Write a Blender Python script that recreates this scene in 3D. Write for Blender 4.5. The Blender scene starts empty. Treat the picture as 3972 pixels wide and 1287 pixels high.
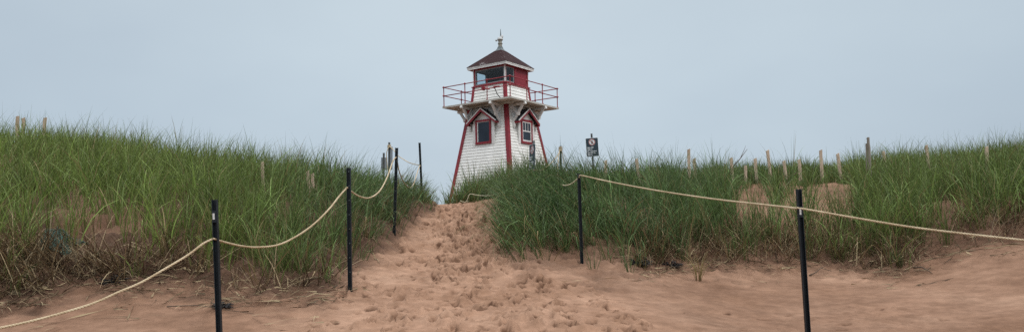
import bpy, bmesh, math, random
import numpy as np
from mathutils import Vector, Matrix

random.seed(11)
rng = np.random.default_rng(11)
scene = bpy.context.scene
C = scene.collection
pi = math.pi

# ------------------------------------------------------------------ camera model
EYE = np.array([0.0, 0.0, 1.6])
F = 1888.0                       # focal length in pixels of a 2576 px wide frame
HOR = 600.0                      # row of the horizon at the frame's middle column
ROLL = 0.020
RIGHT = np.array([math.cos(ROLL), 0, -math.sin(ROLL)])
UP = np.array([math.sin(ROLL), 0, math.cos(ROLL)])
FWD = np.array([0, 1.0, 0])

def P(px, py, D):
    """survey point: where the sight line of a photo pixel is at forward distance D"""
    u = (px - 1288.0) / F
    v = (HOR - py) / F
    d = u * RIGHT + v * UP + FWD
    return EYE + d * D

def proj(p):
    q = np.asarray(p) - EYE
    D = q[..., 1]
    u = (q @ RIGHT) / D
    v = (q @ UP) / D
    return 1288 + F * u, HOR - F * v, D

cam_d = bpy.data.cameras.new('camera')
cam = bpy.data.objects.new('camera', cam_d)
C.objects.link(cam)
cam_d.sensor_width = 36
cam_d.lens = F / 2576 * 36
cam_d.shift_y = (HOR - 417.5) / 2576
cam_d.clip_end = 5000
cam_d.clip_start = 0.05
M = Matrix(((RIGHT[0], UP[0], 0, EYE[0]),
            (RIGHT[1], UP[1], -1, EYE[1]),
            (RIGHT[2], UP[2], 0, EYE[2]),
            (0, 0, 0, 1)))
cam.matrix_world = M
scene.camera = cam

# ------------------------------------------------------------------ helpers
def tag(o, label=None, cat=None, group=None, kind=None):
    if label: o['label'] = label
    if cat: o['category'] = cat
    if group: o['group'] = group
    if kind: o['kind'] = kind
    return o

def empty(name, loc=(0, 0, 0), rz=0.0):
    o = bpy.data.objects.new(name, None)
    o.empty_display_size = 0.2
    C.objects.link(o)
    o.location = loc
    o.rotation_euler = (0, 0, rz)
    return o

class MB:
    """collects shapes and links them as one mesh object"""
    def __init__(s):
        s.v, s.f = [], []
    def add(s, vs, fs):
        b = len(s.v)
        s.v += [tuple(float(c) for c in v) for v in vs]
        s.f += [tuple(i + b for i in f) for f in fs]
        return s
    def hexa(s, a, b):
        """a, b: two rings of n points joined and capped"""
        n = len(a)
        fs = [tuple(range(n))[::-1], tuple(range(n, 2 * n))]
        for i in range(n):
            j = (i + 1) % n
            fs.append((i, j, n + j, n + i))
        return s.add(list(a) + list(b), fs)
    def box(s, lo, hi, fn=None):
        x0, y0, z0 = lo; x1, y1, z1 = hi
        a = [(x0, y0, z0), (x1, y0, z0), (x1, y1, z0), (x0, y1, z0)]
        b = [(x0, y0, z1), (x1, y0, z1), (x1, y1, z1), (x0, y1, z1)]
        if fn:
            a = [fn(*p) for p in a]; b = [fn(*p) for p in b]
        return s.hexa(a, b)
    def tube(s, pts, r, n=8, cap=True):
        pts = [np.array(p, float) for p in pts]
        rs = r if hasattr(r, '__len__') else [r] * len(pts)
        rings = []
        t0 = pts[1] - pts[0]
        ref = np.array([0, 0, 1.0]) if abs(t0[2]) < 0.9 * np.linalg.norm(t0) else np.array([1.0, 0, 0])
        for i, p in enumerate(pts):
            t = pts[min(i + 1, len(pts) - 1)] - pts[max(i - 1, 0)]
            t = t / (np.linalg.norm(t) + 1e-9)
            a = np.cross(t, ref); a /= np.linalg.norm(a) + 1e-9
            b = np.cross(t, a)
            ref = -b if False else ref - 0 * b
            rings.append([p + rs[i] * (math.cos(2 * pi * k / n) * a + math.sin(2 * pi * k / n) * b) for k in range(n)])
        vs = [q for r_ in rings for q in r_]
        fs = []
        for i in range(len(pts) - 1):
            for k in range(n):
                k2 = (k + 1) % n
                fs.append((i * n + k, i * n + k2, (i + 1) * n + k2, (i + 1) * n + k))
        if cap:
            fs.append(tuple(range(n))[::-1])
            fs.append(tuple((len(pts) - 1) * n + k for k in range(n)))
        return s.add(vs, fs)
    def lathe(s, prof, n=16, c=(0, 0, 0)):
        vs, fs = [], []
        for r, z in prof:
            for k in range(n):
                a = 2 * pi * k / n
                vs.append((c[0] + r * math.cos(a), c[1] + r * math.sin(a), c[2] + z))
        for i in range(len(prof) - 1):
            for k in range(n):
                k2 = (k + 1) % n
                fs.append((i * n + k, i * n + k2, (i + 1) * n + k2, (i + 1) * n + k))
        fs.append(tuple(range(n))[::-1])
        fs.append(tuple((len(prof) - 1) * n + k for k in range(n)))
        return s.add(vs, fs)
    def build(s, name, mat, parent=None, smooth=False, loc=None):
        me = bpy.data.meshes.new(name)
        me.from_pydata(s.v, [], s.f)
        me.validate()
        bm = bmesh.new(); bm.from_mesh(me)
        bmesh.ops.recalc_face_normals(bm, faces=bm.faces)
        bm.to_mesh(me); bm.free()
        me.materials.append(mat)
        if smooth:
            for p in me.polygons: p.use_smooth = True
        o = bpy.data.objects.new(name, me)
        C.objects.link(o)
        if parent is not None: o.parent = parent
        if loc is not None: o.location = loc
        return o

def np_mesh(name, co, quads, tris, mat, col=None, smooth=False, extra=None):
    me = bpy.data.meshes.new(name)
    nq, nt = len(quads), len(tris)
    me.vertices.add(len(co)); me.vertices.foreach_set('co', np.asarray(co, np.float32).ravel())
    me.loops.add(nq * 4 + nt * 3)
    li = np.concatenate([np.asarray(quads, np.int32).ravel(), np.asarray(tris, np.int32).ravel()]).astype(np.int32)
    me.loops.foreach_set('vertex_index', li)
    me.polygons.add(nq + nt)
    st = np.concatenate([np.arange(nq) * 4, nq * 4 + np.arange(nt) * 3]).astype(np.int32)
    me.polygons.foreach_set('loop_start', st)
    if smooth:
        me.polygons.foreach_set('use_smooth', np.ones(nq + nt, bool))
    me.update(calc_edges=True)
    if col is not None:
        a = me.attributes.new('col', 'FLOAT_COLOR', 'POINT')
        c4 = np.ones((len(co), 4), np.float32); c4[:, :3] = col
        a.data.foreach_set('color', c4.ravel())
    for k, val in (extra or {}).items():
        a = me.attributes.new(k, 'FLOAT', 'POINT')
        a.data.foreach_set('value', np.asarray(val, np.float32).ravel())
    me.materials.append(mat)
    o = bpy.data.objects.new(name, me)
    C.objects.link(o)
    return o

# ------------------------------------------------------------------ noise
_perm = np.random.default_rng(5).permutation(256)
_perm = np.concatenate([_perm, _perm])
_ga = np.random.default_rng(6).uniform(0, 2 * pi, 256)
_gx, _gy = np.cos(_ga), np.sin(_ga)
def perlin(x, y):
    xi = np.floor(x).astype(int); yi = np.floor(y).astype(int)
    xf = x - xi; yf = y - yi
    xi &= 255; yi &= 255
    u = xf * xf * xf * (xf * (xf * 6 - 15) + 10)
    v = yf * yf * yf * (yf * (yf * 6 - 15) + 10)
    def g(ix, iy, dx, dy):
        h = _perm[_perm[ix & 255] + (iy & 255)]
        return _gx[h] * dx + _gy[h] * dy
    n00 = g(xi, yi, xf, yf); n10 = g(xi + 1, yi, xf - 1, yf)
    n01 = g(xi, yi + 1, xf, yf - 1); n11 = g(xi + 1, yi + 1, xf - 1, yf - 1)
    return (n00 * (1 - u) + n10 * u) * (1 - v) + (n01 * (1 - u) + n11 * u) * v
def fbm(x, y, f, octv=4, gain=0.5, off=0.0):
    s, a = 0, 1.0
    for i in range(octv):
        s = s + a * perlin(x * f + 17.3 * i + off, y * f - 9.1 * i + off)
        a *= gain; f *= 2.03
    return s
def smooth(e0, e1, x):
    t = np.clip((x - e0) / (e1 - e0), 0, 1)
    return t * t * (3 - 2 * t)

# ------------------------------------------------------------------ materials
def mat(name, build):
    m = bpy.data.materials.new(name); m.use_nodes = True
    nt = m.node_tree; nt.nodes.clear()
    out = nt.nodes.new('ShaderNodeOutputMaterial')
    build(nt, out)
    return m
def N(nt, t, **kw):
    n = nt.nodes.new(t)
    for k, v in kw.items():
        if k in n.inputs: n.inputs[k].default_value = v
        else: setattr(n, k, v)
    return n
def ramp(nt, fac, stops):
    r = nt.nodes.new('ShaderNodeValToRGB')
    el = r.color_ramp.elements
    while len(el) < len(stops): el.new(0.5)
    for e, (p, c) in zip(el, stops):
        e.position = p; e.color = (*c, 1)
    nt.links.new(fac, r.inputs['Fac'])
    return r.outputs['Color']
def noise(nt, scale, detail=4, rough=0.55, vec=None, coord='Object'):
    n = N(nt, 'ShaderNodeTexNoise')
    n.inputs['Scale'].default_value = scale; n.inputs['Detail'].default_value = detail
    n.inputs['Roughness'].default_value = rough
    if vec is None:
        vec = nt.nodes.new('ShaderNodeTexCoord').outputs[coord]
    nt.links.new(vec, n.inputs['Vector'])
    return n.outputs['Fac']
def bump(nt, h, strength, dist):
    b = N(nt, 'ShaderNodeBump')
    b.inputs['Strength'].default_value = strength; b.inputs['Distance'].default_value = dist
    nt.links.new(h, b.inputs['Height'])
    return b.outputs['Normal']
def weathered(name, c0, c1, rough=0.6, scale=5, bscale=60, bstr=0.15, stretch=None, spec=0.4, lo=.35, hi=.7):
    def b(nt, out):
        co = nt.nodes.new('ShaderNodeTexCoord').outputs['Object']
        if stretch:
            mp = nt.nodes.new('ShaderNodeMapping'); mp.inputs['Scale'].default_value = stretch
            nt.links.new(co, mp.inputs['Vector']); co = mp.outputs['Vector']
        p = N(nt, 'ShaderNodeBsdfPrincipled', Roughness=rough)
        p.inputs['Specular IOR Level'].default_value = spec
        f = noise(nt, scale, 6, 0.65, co)
        nt.links.new(ramp(nt, f, [(lo, c0), (hi, c1)]), p.inputs['Base Color'])
        nt.links.new(bump(nt, noise(nt, bscale, 3, .6, co), bstr, 0.01), p.inputs['Normal'])
        nt.links.new(p.outputs[0], out.inputs[0])
    return mat(name, b)

white_board = weathered('white painted clapboard', (.69, .69, .655), (.81, .81, .78), .62, 2.6, 45, .12, (1, 1, .55))
white_trim = weathered('white painted trim', (.55, .55, .53), (.74, .745, .73), .6, 3.5, 40, .08)
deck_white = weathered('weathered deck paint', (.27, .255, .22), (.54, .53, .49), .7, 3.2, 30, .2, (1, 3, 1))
red_paint = weathered('dark red paint', (.165, .009, .017), (.265, .017, .029), .5, 5, 50, .1)
red_rail = weathered('red rail paint', (.17, .010, .017), (.26, .017, .028), .45, 9, 60, .1)
dark_iron = weathered('dark iron', (.016, .010, .012), (.035, .02, .022), .5, 9, 60, .1)
black_shingle = weathered('black shingle', (.012, .013, .018), (.035, .036, .045), .85, 22, 90, .4)
grey_metal = weathered('grey lead flashing', (.075, .095, .10), (.13, .155, .16), .5, 8, 60, .1)
vent_metal = weathered('galvanised vent', (.20, .19, .155), (.30, .285, .24), .5, 10, 60, .1)
interior = weathered('grey interior boards', (.085, .10, .112), (.14, .16, .175), .8, 4, 40, .1)
grey_post = weathered('grey steel', (.075, .08, .085), (.15, .155, .15), .55, 9, 90, .1, (1, 1, .3))
sign_back = weathered('grey sign back', (.20, .225, .25), (.28, .30, .325), .5, 5, 60, .05)
sign_navy = weathered('dark slate sign face', (.010, .024, .036), (.018, .036, .050), .5, 6, 60, .03)
sign_white = weathered('sign white', (.60, .62, .63), (.70, .71, .72), .55, 6, 60, .03)
sign_red = weathered('sign red', (.33, .085, .08), (.40, .115, .10), .55, 6, 60, .03)
sign_black = weathered('sign black', (.012, .015, .018), (.02, .022, .026), .55, 6, 60, .03)
rope_mat = weathered('tan rope', (.36, .27, .16), (.58, .48, .33), .8, 6, 160, .3)
rope_pale = weathered('pale rope', (.46, .40, .28), (.62, .56, .42), .8, 6, 160, .3)
stake_mat = weathered('weathered stake wood', (.34, .245, .175), (.60, .48, .37), .85, 9, 60, .4, (1, 1, .15))
log_mat = weathered('grey driftwood', (.15, .125, .10), (.33, .29, .25), .85, 9, 60, .5, (1, 1, .15))
twig_mat = weathered('twig', (.06, .038, .026), (.17, .12, .08), .85, 14, 60, .5)
weed_mat = weathered('black seaweed', (.006, .005, .005), (.018, .013, .012), .5, 12, 60, .3)
net_mat = weathered('green net twine', (.022, .060, .046), (.055, .105, .080), .7, 9, 60, .3)
sticker_mat = weathered('white sticker', (.45, .46, .45), (.62, .62, .60), .5, 30, 60, .05)
window_grey = weathered('grey window frame', (.20, .215, .22), (.30, .315, .32), .5, 8, 60, .05)
cowl_grey = weathered('dull white cowl', (.34, .35, .345), (.52, .53, .525), .5, 8, 60, .05)
curtain_mat = weathered('grey curtain', (.16, .165, .175), (.24, .245, .255), .9, 5, 60, .05)

def _post(nt, out):
    co = nt.nodes.new('ShaderNodeTexCoord').outputs['Object']
    p = N(nt, 'ShaderNodeBsdfPrincipled', Roughness=.5)
    p.inputs['Specular IOR Level'].default_value = .3
    f = noise(nt, 7, 6, .7, co)
    nt.links.new(ramp(nt, f, [(.4, (.0055, .009, .0125)), (.62, (.011, .016, .021)), (.78, (.03, .033, .034))]), p.inputs['Base Color'])
    nt.links.new(bump(nt, noise(nt, 120, 3, .6, co), .2, .004), p.inputs['Normal'])
    nt.links.new(p.outputs[0], out.inputs[0])
post_mat = mat('blue black enamelled steel', _post)

def _shingle(nt, out):
    co = nt.nodes.new('ShaderNodeTexCoord').outputs['Object']
    p = N(nt, 'ShaderNodeBsdfPrincipled', Roughness=.9)
    p.inputs['Specular IOR Level'].default_value = .2
    f = noise(nt, 26, 5, .7, co)
    base = ramp(nt, f, [(.3, (.016, .0055, .0065)), (.55, (.029, .0095, .0105)), (.75, (.046, .016, .017))])
    # worn pale flecks, clustered
    w = noise(nt, 17, 4, .75, co); w2 = noise(nt, 2.1, 2, .5, co)
    mul = N(nt, 'ShaderNodeMath', operation='MULTIPLY')
    nt.links.new(w, mul.inputs[0]); nt.links.new(w2, mul.inputs[1])
    wf = ramp(nt, mul.outputs[0], [(.385, (0, 0, 0)), (.41, (1, 1, 1))])
    mx = N(nt, 'ShaderNodeMix', data_type='RGBA')
    nt.links.new(wf, mx.inputs[0]); nt.links.new(base, mx.inputs[6]); mx.inputs[7].default_value = (.26, .24, .24, 1)
    nt.links.new(mx.outputs[2], p.inputs['Base Color'])
    nt.links.new(bump(nt, noise(nt, 90, 3, .6, co), .5, .01), p.inputs['Normal'])
    nt.links.new(p.outputs[0], out.inputs[0])
roof_mat = mat('maroon shingles', _shingle)

def _glass(nt, out):
    t = N(nt, 'ShaderNodeBsdfTransparent'); t.inputs[0].default_value = (.82, .88, .91, 1)
    g = N(nt, 'ShaderNodeBsdfGlossy', Roughness=.03)
    fr = N(nt, 'ShaderNodeFresnel', IOR=1.5)
    m = nt.nodes.new('ShaderNodeMixShader')
    ge = nt.nodes.new('ShaderNodeNewGeometry')
    inv = N(nt, 'ShaderNodeMath', operation='SUBTRACT'); inv.inputs[0].default_value = 1
    nt.links.new(ge.outputs['Backfacing'], inv.inputs[1])
    mu = N(nt, 'ShaderNodeMath', operation='MULTIPLY')
    nt.links.new(fr.outputs[0], mu.inputs[0]); nt.links.new(inv.outputs[0], mu.inputs[1])
    nt.links.new(mu.outputs[0], m.inputs[0]); nt.links.new(t.outputs[0], m.inputs[1]); nt.links.new(g.outputs[0], m.inputs[2])
    nt.links.new(m.outputs[0], out.inputs[0])
glass = mat('window glass', _glass)
def _dglass(nt, out):
    p = N(nt, 'ShaderNodeBsdfPrincipled', Roughness=.12)
    p.inputs['Specular IOR Level'].default_value = .35
    nt.links.new(ramp(nt, noise(nt, 1.5, 2), [(.3, (.010, .016, .028)), (.7, (.020, .030, .046))]), p.inputs['Base Color'])
    nt.links.new(p.outputs[0], out.inputs[0])
dark_glass = mat('dark window glass', _dglass)

def _blade(transl, rough):
    def b(nt, out):
        a = N(nt, 'ShaderNodeAttribute', attribute_name='col')
        p = N(nt, 'ShaderNodeBsdfPrincipled', Roughness=rough)
        p.inputs['Specular IOR Level'].default_value = .25
        nt.links.new(a.outputs['Color'], p.inputs['Base Color'])
        t = N(nt, 'ShaderNodeBsdfTranslucent')
        nt.links.new(a.outputs['Color'], t.inputs[0])
        m = nt.nodes.new('ShaderNodeMixShader'); m.inputs[0].default_value = transl
        nt.links.new(p.outputs[0], m.inputs[1]); nt.links.new(t.outputs[0], m.inputs[2])
        nt.links.new(m.outputs[0], out.inputs[0])
    return b
grass_mat = mat('marram grass', _blade(.3, .55))
dead_mat = mat('dead grass', _blade(.12, .8))

def _sand(nt, out):
    co = nt.nodes.new('ShaderNodeTexCoord').outputs['Object']
    p = N(nt, 'ShaderNodeBsdfPrincipled', Roughness=.95)
    p.inputs['Specular IOR Level'].default_value = .12
    big = noise(nt, .9, 5, .6, co)
    mid = noise(nt, 7, 6, .7, co)
    fine = noise(nt, 160, 4, .7, co)
    mapn = nt.nodes.new('ShaderNodeMapping'); mapn.inputs['Scale'].default_value = (1.3, 3.0, 2)
    mapn.inputs['Rotation'].default_value = (0, 0, .15)
    nt.links.new(co, mapn.inputs['Vector'])
    streak = noise(nt, 1.5, 5, .6, mapn.outputs['Vector'])
    c_big = ramp(nt, big, [(.3, (.212, .122, .078)), (.5, (.252, .150, .100)), (.7, (.292, .181, .124))])
    c_mid = ramp(nt, mid, [(.3, (.74, .72, .70)), (.68, (1.12, 1.12, 1.12))])
    c_str = ramp(nt, streak, [(.36, (.86, .85, .84)), (.6, (1.05, 1.05, 1.05))])
    c_fin = ramp(nt, fine, [(.3, (.86, .86, .86)), (.7, (1.12, 1.12, 1.12))])
    def mul(a, b):
        m = N(nt, 'ShaderNodeMix', data_type='RGBA', blend_type='MULTIPLY'); m.inputs[0].default_value = 1
        nt.links.new(a, m.inputs[6]); nt.links.new(b, m.inputs[7]); return m.outputs[2]
    c = mul(mul(mul(c_big, c_mid), c_str), c_fin)
    # humus colour of the bank, with the shadow under dead grass painted in
    at = N(nt, 'ShaderNodeAttribute', attribute_name='soil_shade')
    soil_shade = ramp(nt, noise(nt, 11, 5, .7, co), [(.3, (.036, .022, .016)), (.6, (.090, .052, .035)), (.8, (.17, .105, .072))])
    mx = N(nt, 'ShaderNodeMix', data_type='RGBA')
    nt.links.new(at.outputs['Fac'], mx.inputs[0]); nt.links.new(c, mx.inputs[6]); nt.links.new(soil_shade, mx.inputs[7])
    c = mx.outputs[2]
    at3 = N(nt, 'ShaderNodeAttribute', attribute_name='dry')
    dr = ramp(nt, at3.outputs['Fac'], [(0, (.80, .77, .75)), (1, (1.20, 1.20, 1.20))])
    c = mul(c, dr)
    # shade inside the dents, painted dark into the sand colour
    at2 = N(nt, 'ShaderNodeAttribute', attribute_name='dent_shade')
    dm = N(nt, 'ShaderNodeMix', data_type='RGBA', blend_type='MULTIPLY')
    nt.links.new(at2.outputs['Fac'], dm.inputs[0]); nt.links.new(c, dm.inputs[6]); dm.inputs[7].default_value = (.30, .25, .22, 1)
    nt.links.new(dm.outputs[2], p.inputs['Base Color'])
    b1 = N(nt, 'ShaderNodeBump'); b1.inputs['Strength'].default_value = .35; b1.inputs['Distance'].default_value = .03
    nt.links.new(noise(nt, 22, 6, .7, co), b1.inputs['Height'])
    b2 = N(nt, 'ShaderNodeBump'); b2.inputs['Strength'].default_value = .3; b2.inputs['Distance'].default_value = .006
    nt.links.new(fine, b2.inputs['Height']); nt.links.new(b1.outputs[0], b2.inputs['Normal'])
    nt.links.new(b2.outputs[0], p.inputs['Normal'])
    nt.links.new(p.outputs[0], out.inputs[0])
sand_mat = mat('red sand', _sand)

# ------------------------------------------------------------------ terrain
ctrl_px = [
 (1288,835,6.6),(600,835,6.8),(0,835,6.8),(2033,862,6.9),(2576,835,7.0),(1600,835,6.7),
 (881,740,8.3),(1100,740,8.5),(1350,740,8.5),(1100,650,10.8),(1200,650,10.8),(1150,580,13.8),
 (1170,522,17.3),(1090,521,16.9),(1255,511,17.4),
 (991,596,11.7),(1064,524,16.0),(940,650,10.4),
 (700,737,8.1),(300,722,8.0),(0,765,7.6),(500,735,8.0),
 (300,570,9.8),(0,600,9.6),(600,600,10.0),(800,600,10.6),(900,570,11.6),
 (0,420,14),(300,440,14),(600,480,14),(850,500,14),(960,520,14.2),
 (0,395,17.5),(300,420,17.5),(470,462,17),(560,476,17),(700,472,16.8),(850,480,16.5),(980,500,16.3),
 (1275,622,11.6),(1290,672,9.9),(1464,666,10.5),(1400,570,12.5),(1350,505,15.5),(1490,505,15),
 (1490,478,19),(1420,497,17),(1262,545,14.5),
 (1220,503,19.5),(1290,492,20),(1150,512,19),
 (1600,665,11),(1800,670,11),(2000,670,11.2),(2200,676,10.9),(2400,640,10.8),(2576,622,10.5),
 (1600,565,13),(1800,565,13),(2000,572,13),(2200,565,13),(2400,525,13),(2576,505,13),
 (1950,520,15),(2080,476,17),(1900,477,17),(1750,500,16),(2250,480,16.5),
 (1600,487,18),(1900,462,20),(2200,452,20),(2576,430,18),(2400,450,18),
]
cw = [tuple(P(*c)) for c in ctrl_px]
cw += [(0,0,0),(-6,0,0),(6,0,0),(0,3,.36),(-6,3,.32),(6,3,.25),(-12,0,0),(12,0,0),(-12,5,.5),(12,5,.35),
       (-9,8,1.3),(-11,13,2.8),(-13,18,3.9),(10,9,1.1),(12,13,2.2),(14,18,3.0),
       (-25,10,2.2),(25,10,1.5),(-28,20,3.6),(28,20,3.0),
       (-2.2,21,2.25),(-2.5,26,2.1),(0,28,2.15),(-.5,34,2.15),(-12,26,2.9),(-6,24,2.4),(10,26,2.5),(5,25,2.6),
       (-20,36,2.0),(20,36,2.0),(0,45,1.9),(-30,45,1.6),(30,45,1.6)]
cw = np.array(cw)
def _tps_k(r2):
    return np.where(r2 > 1e-12, 0.5 * r2 * np.log(np.maximum(r2, 1e-12)), 0.0)
n = len(cw)
d2 = ((cw[:, None, :2] - cw[None, :, :2]) ** 2).sum(-1)
A = np.zeros((n + 3, n + 3))
A[:n, :n] = _tps_k(d2) + np.eye(n) * 0.05
A[:n, n] = 1; A[:n, n + 1:] = cw[:, :2]; A[n, :n] = 1; A[n + 1:, :n] = cw[:, :2].T
W = np.linalg.solve(A, np.concatenate([cw[:, 2], np.zeros(3)]))
def base_height(x, y):
    sh = np.shape(x); x = np.ravel(x).astype(float); y = np.ravel(y).astype(float)
    out = np.empty_like(x)
    xc = np.clip(x, -30, 30); yc = np.clip(y, -2, 46)
    for i in range(0, len(x), 40000):
        xs, ys = xc[i:i + 40000], yc[i:i + 40000]
        r2 = (xs[:, None] - cw[None, :, 0]) ** 2 + (ys[:, None] - cw[None, :, 1]) ** 2
        out[i:i + 40000] = _tps_k(r2) @ W[:n] + W[n] + W[n + 1] * xs + W[n + 2] * ys
    r = np.hypot(np.maximum(np.abs(x) - 30, 0), np.maximum(np.maximum(y - 46, -2 - y), 0))
    tgt = np.where(y < 5, -.3, 1.0)
    out = out * (1 - smooth(0, 60, r)) + tgt * smooth(0, 60, r)
    return out.reshape(sh)

L_LINE = np.array([(-900,745),(-200,745),(0,745),(100,742),(200,695),(330,705),(450,692),(560,722),(700,735),(800,735),(850,705),(900,668),(950,634),(1000,600),(1050,545),(1096,522)], float)
R_LINE = np.array([(1255,512),(1262,540),(1268,590),(1278,635),(1292,676),(1340,676),(1400,655),(1450,650),(1500,690),(1600,680),(1650,672),(1750,660),(1900,662),(2000,656),(2100,656),(2250,676),(2320,645),(2400,615),(2576,602),(2900,590),(3500,590)], float)

def zone(x, y, z):
    """signed distance-like rows above the foot of the grass (pixels of the survey photo scaled by range), or negative"""
    px, py, D = proj(np.stack([x, y, z], -1))
    l = np.interp(px, L_LINE[:, 0], L_LINE[:, 1]) - py
    r = np.interp(px, R_LINE[:, 0], R_LINE[:, 1]) - py
    # metres above the line
    l = l * D / F; r = r * D / F
    lm = (px < 1096) & (D > 5)
    rm = (px > 1256) & (D > 5)
    return np.where(lm, l, -9), np.where(rm, r, -9), px, py, D

def rel_path(x, y):
    """path centre and half width at distance y"""
    yc = np.array([5.0, 6.6, 8.5, 10.8, 13.8, 17.3, 20, 25])
    cx = np.array([-.35, -.35, -.55, -.75, -.95, -1.02, -1.5, -2.4])
    hw = np.array([1.5, 1.35, 1.1, .85, .75, .78, .9, 1.0])
    return (x - np.interp(y, yc, cx)) / np.interp(y, yc, hw)

# graded grid
def grade(lo, a, b, hi, step, grow=1.12):
    mid = np.arange(a, b, step)
    left = [a]; s = step
    while left[-1] > lo: s = min(s * grow, 120); left.append(left[-1] - s)
    right = [mid[-1]]; s = step
    while right[-1] < hi: s = min(s * grow, 120); right.append(right[-1] + s)
    return np.concatenate([np.array(left[1:])[::-1], mid, np.array(right[1:])])
gx = grade(-900, -5.4, 5.4, 900, .026)
gy = grade(-60, 5.6, 17.6, 1800, .026)
GX, GY = np.meshgrid(gx, gy)
GZ = base_height(GX, GY)
lz, rz_, GPX, GPY, GD = zone(GX, GY, GZ)
ingrass = np.maximum(lz, rz_)
pathm = 1 - smooth(.75, 1.25, np.abs(rel_path(GX, GY) + .12 * fbm(GX, GY, 1.1, 2)))
near = smooth(60, 25, np.hypot(GX, GY))
GZ += near * (.05 * fbm(GX, GY, .55, 3) + .012 * fbm(GX, GY, 3.1, 3))
# scarp of the eroded bank
GZ += near * smooth(-.05, .22, ingrass) * (.13 + .10 * fbm(GX, GY, 1.4, 3)) * (GY > 6)
bank = smooth(-.35, 0, ingrass) * (1 - smooth(.5, 1.0, ingrass))
GZ += near * bank * (.085 * fbm(GX, GY, 4.2, 4, .62, 3.3))
# wind ripples on the open sand at the right
rip = smooth(1.6, 3.2, GX) * (1 - smooth(8.2, 9.6, GY)) * near
GZ += rip * .011 * np.sin((GX * 1.0 + GY * .55 + .25 * fbm(GX, GY, 1.3, 2)) * 2 * pi / .16) * smooth(-.1, .3, fbm(GX, GY, .8, 2))
# soft hummocks of trodden sand
GZ += near * pathm * (.026 * fbm(GX, GY, 2.6, 3, .55) + .010 * fbm(GX, GY, 6.0, 3, .6))
dent_shade = np.zeros_like(GZ)  # painted shade of the prints and scuffs
# sand heaped and scoured at the feet of the posts
for q in ((554, 905, 6.4), (881, 742, 8.3), (991.5, 598, 11.7), (2034.5, 867, 6.9), (1464, 667, 10.5)):
    q = P(*q); rr = np.hypot(GX - q[0], GY - q[1] + .02)
    GZ += .035 * np.exp(-((rr - .13) / .07) ** 2) - .03 * np.exp(-(rr / .06) ** 2)
# footprints
def footprint(cx, cy, ang, ln, wd, dep):
    i0, i1 = np.searchsorted(gx, (cx - .45, cx + .45)); j0, j1 = np.searchsorted(gy, (cy - .45, cy + .45))
    if i1 - i0 < 3 or j1 - j0 < 3: return
    x = GX[j0:j1, i0:i1] - cx; y = GY[j0:j1, i0:i1] - cy
    wob = .22 * fbm(GX[j0:j1, i0:i1], GY[j0:j1, i0:i1], 9, 2)
    u = (x * math.cos(ang) + y * math.sin(ang)) / ln; v = (-x * math.sin(ang) + y * math.cos(ang)) / wd
    r = np.sqrt(u * u + v * v) + wob
    dent = -dep * (1 - smooth(.35, 1.05, r))
    toe = dep * .55 * np.exp(-((u - 1.15) / .4) ** 2 - (v / 1.1) ** 2)
    rim = dep * .40 * np.exp(-((r - 1.25) / .28) ** 2)
    GZ[j0:j1, i0:i1] += dent + rim + toe * .6
    dent_shade[j0:j1, i0:i1] = np.maximum(dent_shade[j0:j1, i0:i1], smooth(.06, .32, (1 - smooth(.35, .95, r + .5 * fbm(GX[j0:j1, i0:i1], GY[j0:j1, i0:i1], 16, 2, .5, 2.2))) * min(1, dep / .055)) * (random.random() < .8) * random.uniform(.5, 1.0))
for k in range(540):
    y = 5.7 + 12 * random.random() ** 1.05
    yc = rel_path(np.array([0.0]), np.array([y]))
    c = random.gauss(0, .48) if y > 9 else random.uniform(-1.2, 1.35)
    if abs(c) > 1.25: continue
    hw = np.interp(y, [5, 6.6, 8.5, 10.8, 13.8, 17.3], [1.5, 1.35, 1.1, .85, .75, .78])
    cx = np.interp(y, [5, 6.6, 8.5, 10.8, 13.8, 17.3], [-.35, -.35, -.55, -.75, -.95, -1.02])
    footprint(cx + c * hw, y, pi / 2 + random.gauss(0, .5) + (pi if random.random() < .5 else 0),
              random.uniform(.08, .15), random.uniform(.038, .066), .022 + .085 * random.random() ** 1.7)
for k in range(60):                       # stray prints off the path
    footprint(random.uniform(.6, 4.5), random.uniform(5.8, 8.6), random.uniform(0, 6.3), random.uniform(.06, .13), random.uniform(.03, .06), random.uniform(.006, .022))
for k in range(900):                      # scuffs and kicked clods
    y = 5.7 + 12 * random.random() ** 1.05; c = random.gauss(0, .5) if y > 9 else random.uniform(-1.2, 1.5)
    hw = np.interp(y, [5, 6.6, 8.5, 10.8, 13.8, 17.3], [1.5, 1.35, 1.1, .85, .75, .78])
    cx = np.interp(y, [5, 6.6, 8.5, 10.8, 13.8, 17.3], [-.35, -.35, -.55, -.75, -.95, -1.02])
    footprint(cx + c * hw, y, random.uniform(0, 6.3), random.uniform(.03, .065), random.uniform(.02, .035), random.uniform(.02, .05))
dry = np.clip(.25 + .75 * smooth(1.9, .8, np.abs(rel_path(GX, GY) + .3 * fbm(GX, GY, .8, 3))) + .75 * fbm(GX, GY, .55, 4, .55, 7.7) * (GX > 1) + .35 * fbm(GX, GY, 1.3, 3), 0, 1)
soil_shade = smooth(-.25, .1, ingrass + .25 * fbm(GX, GY, 2.5, 3)) * (1 - .65 * smooth(1.0, 2.2, ingrass))  # bank mask: root earth plus painted shade beneath the dead grass
soil_shade *= (.55 + .45 * (GPX < 1100)) * smooth(.05, -.05, -GY + 6)
soil_shade *= 1 - .9 * smooth(-.35, .1, .5 - np.abs(GPX - 2005) / 260) * (GPY < 600) * (GPY > 440)  # pale blow-out hollow
soil_shade *= 1 - .5 * smooth(150, 60, np.abs(GPX - 260)) * (GPY < 610)
soil_shade = np.clip(soil_shade, 0, 1) * .9
ny, nx = GZ.shape
idx = np.arange(ny * nx).reshape(ny, nx)
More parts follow.
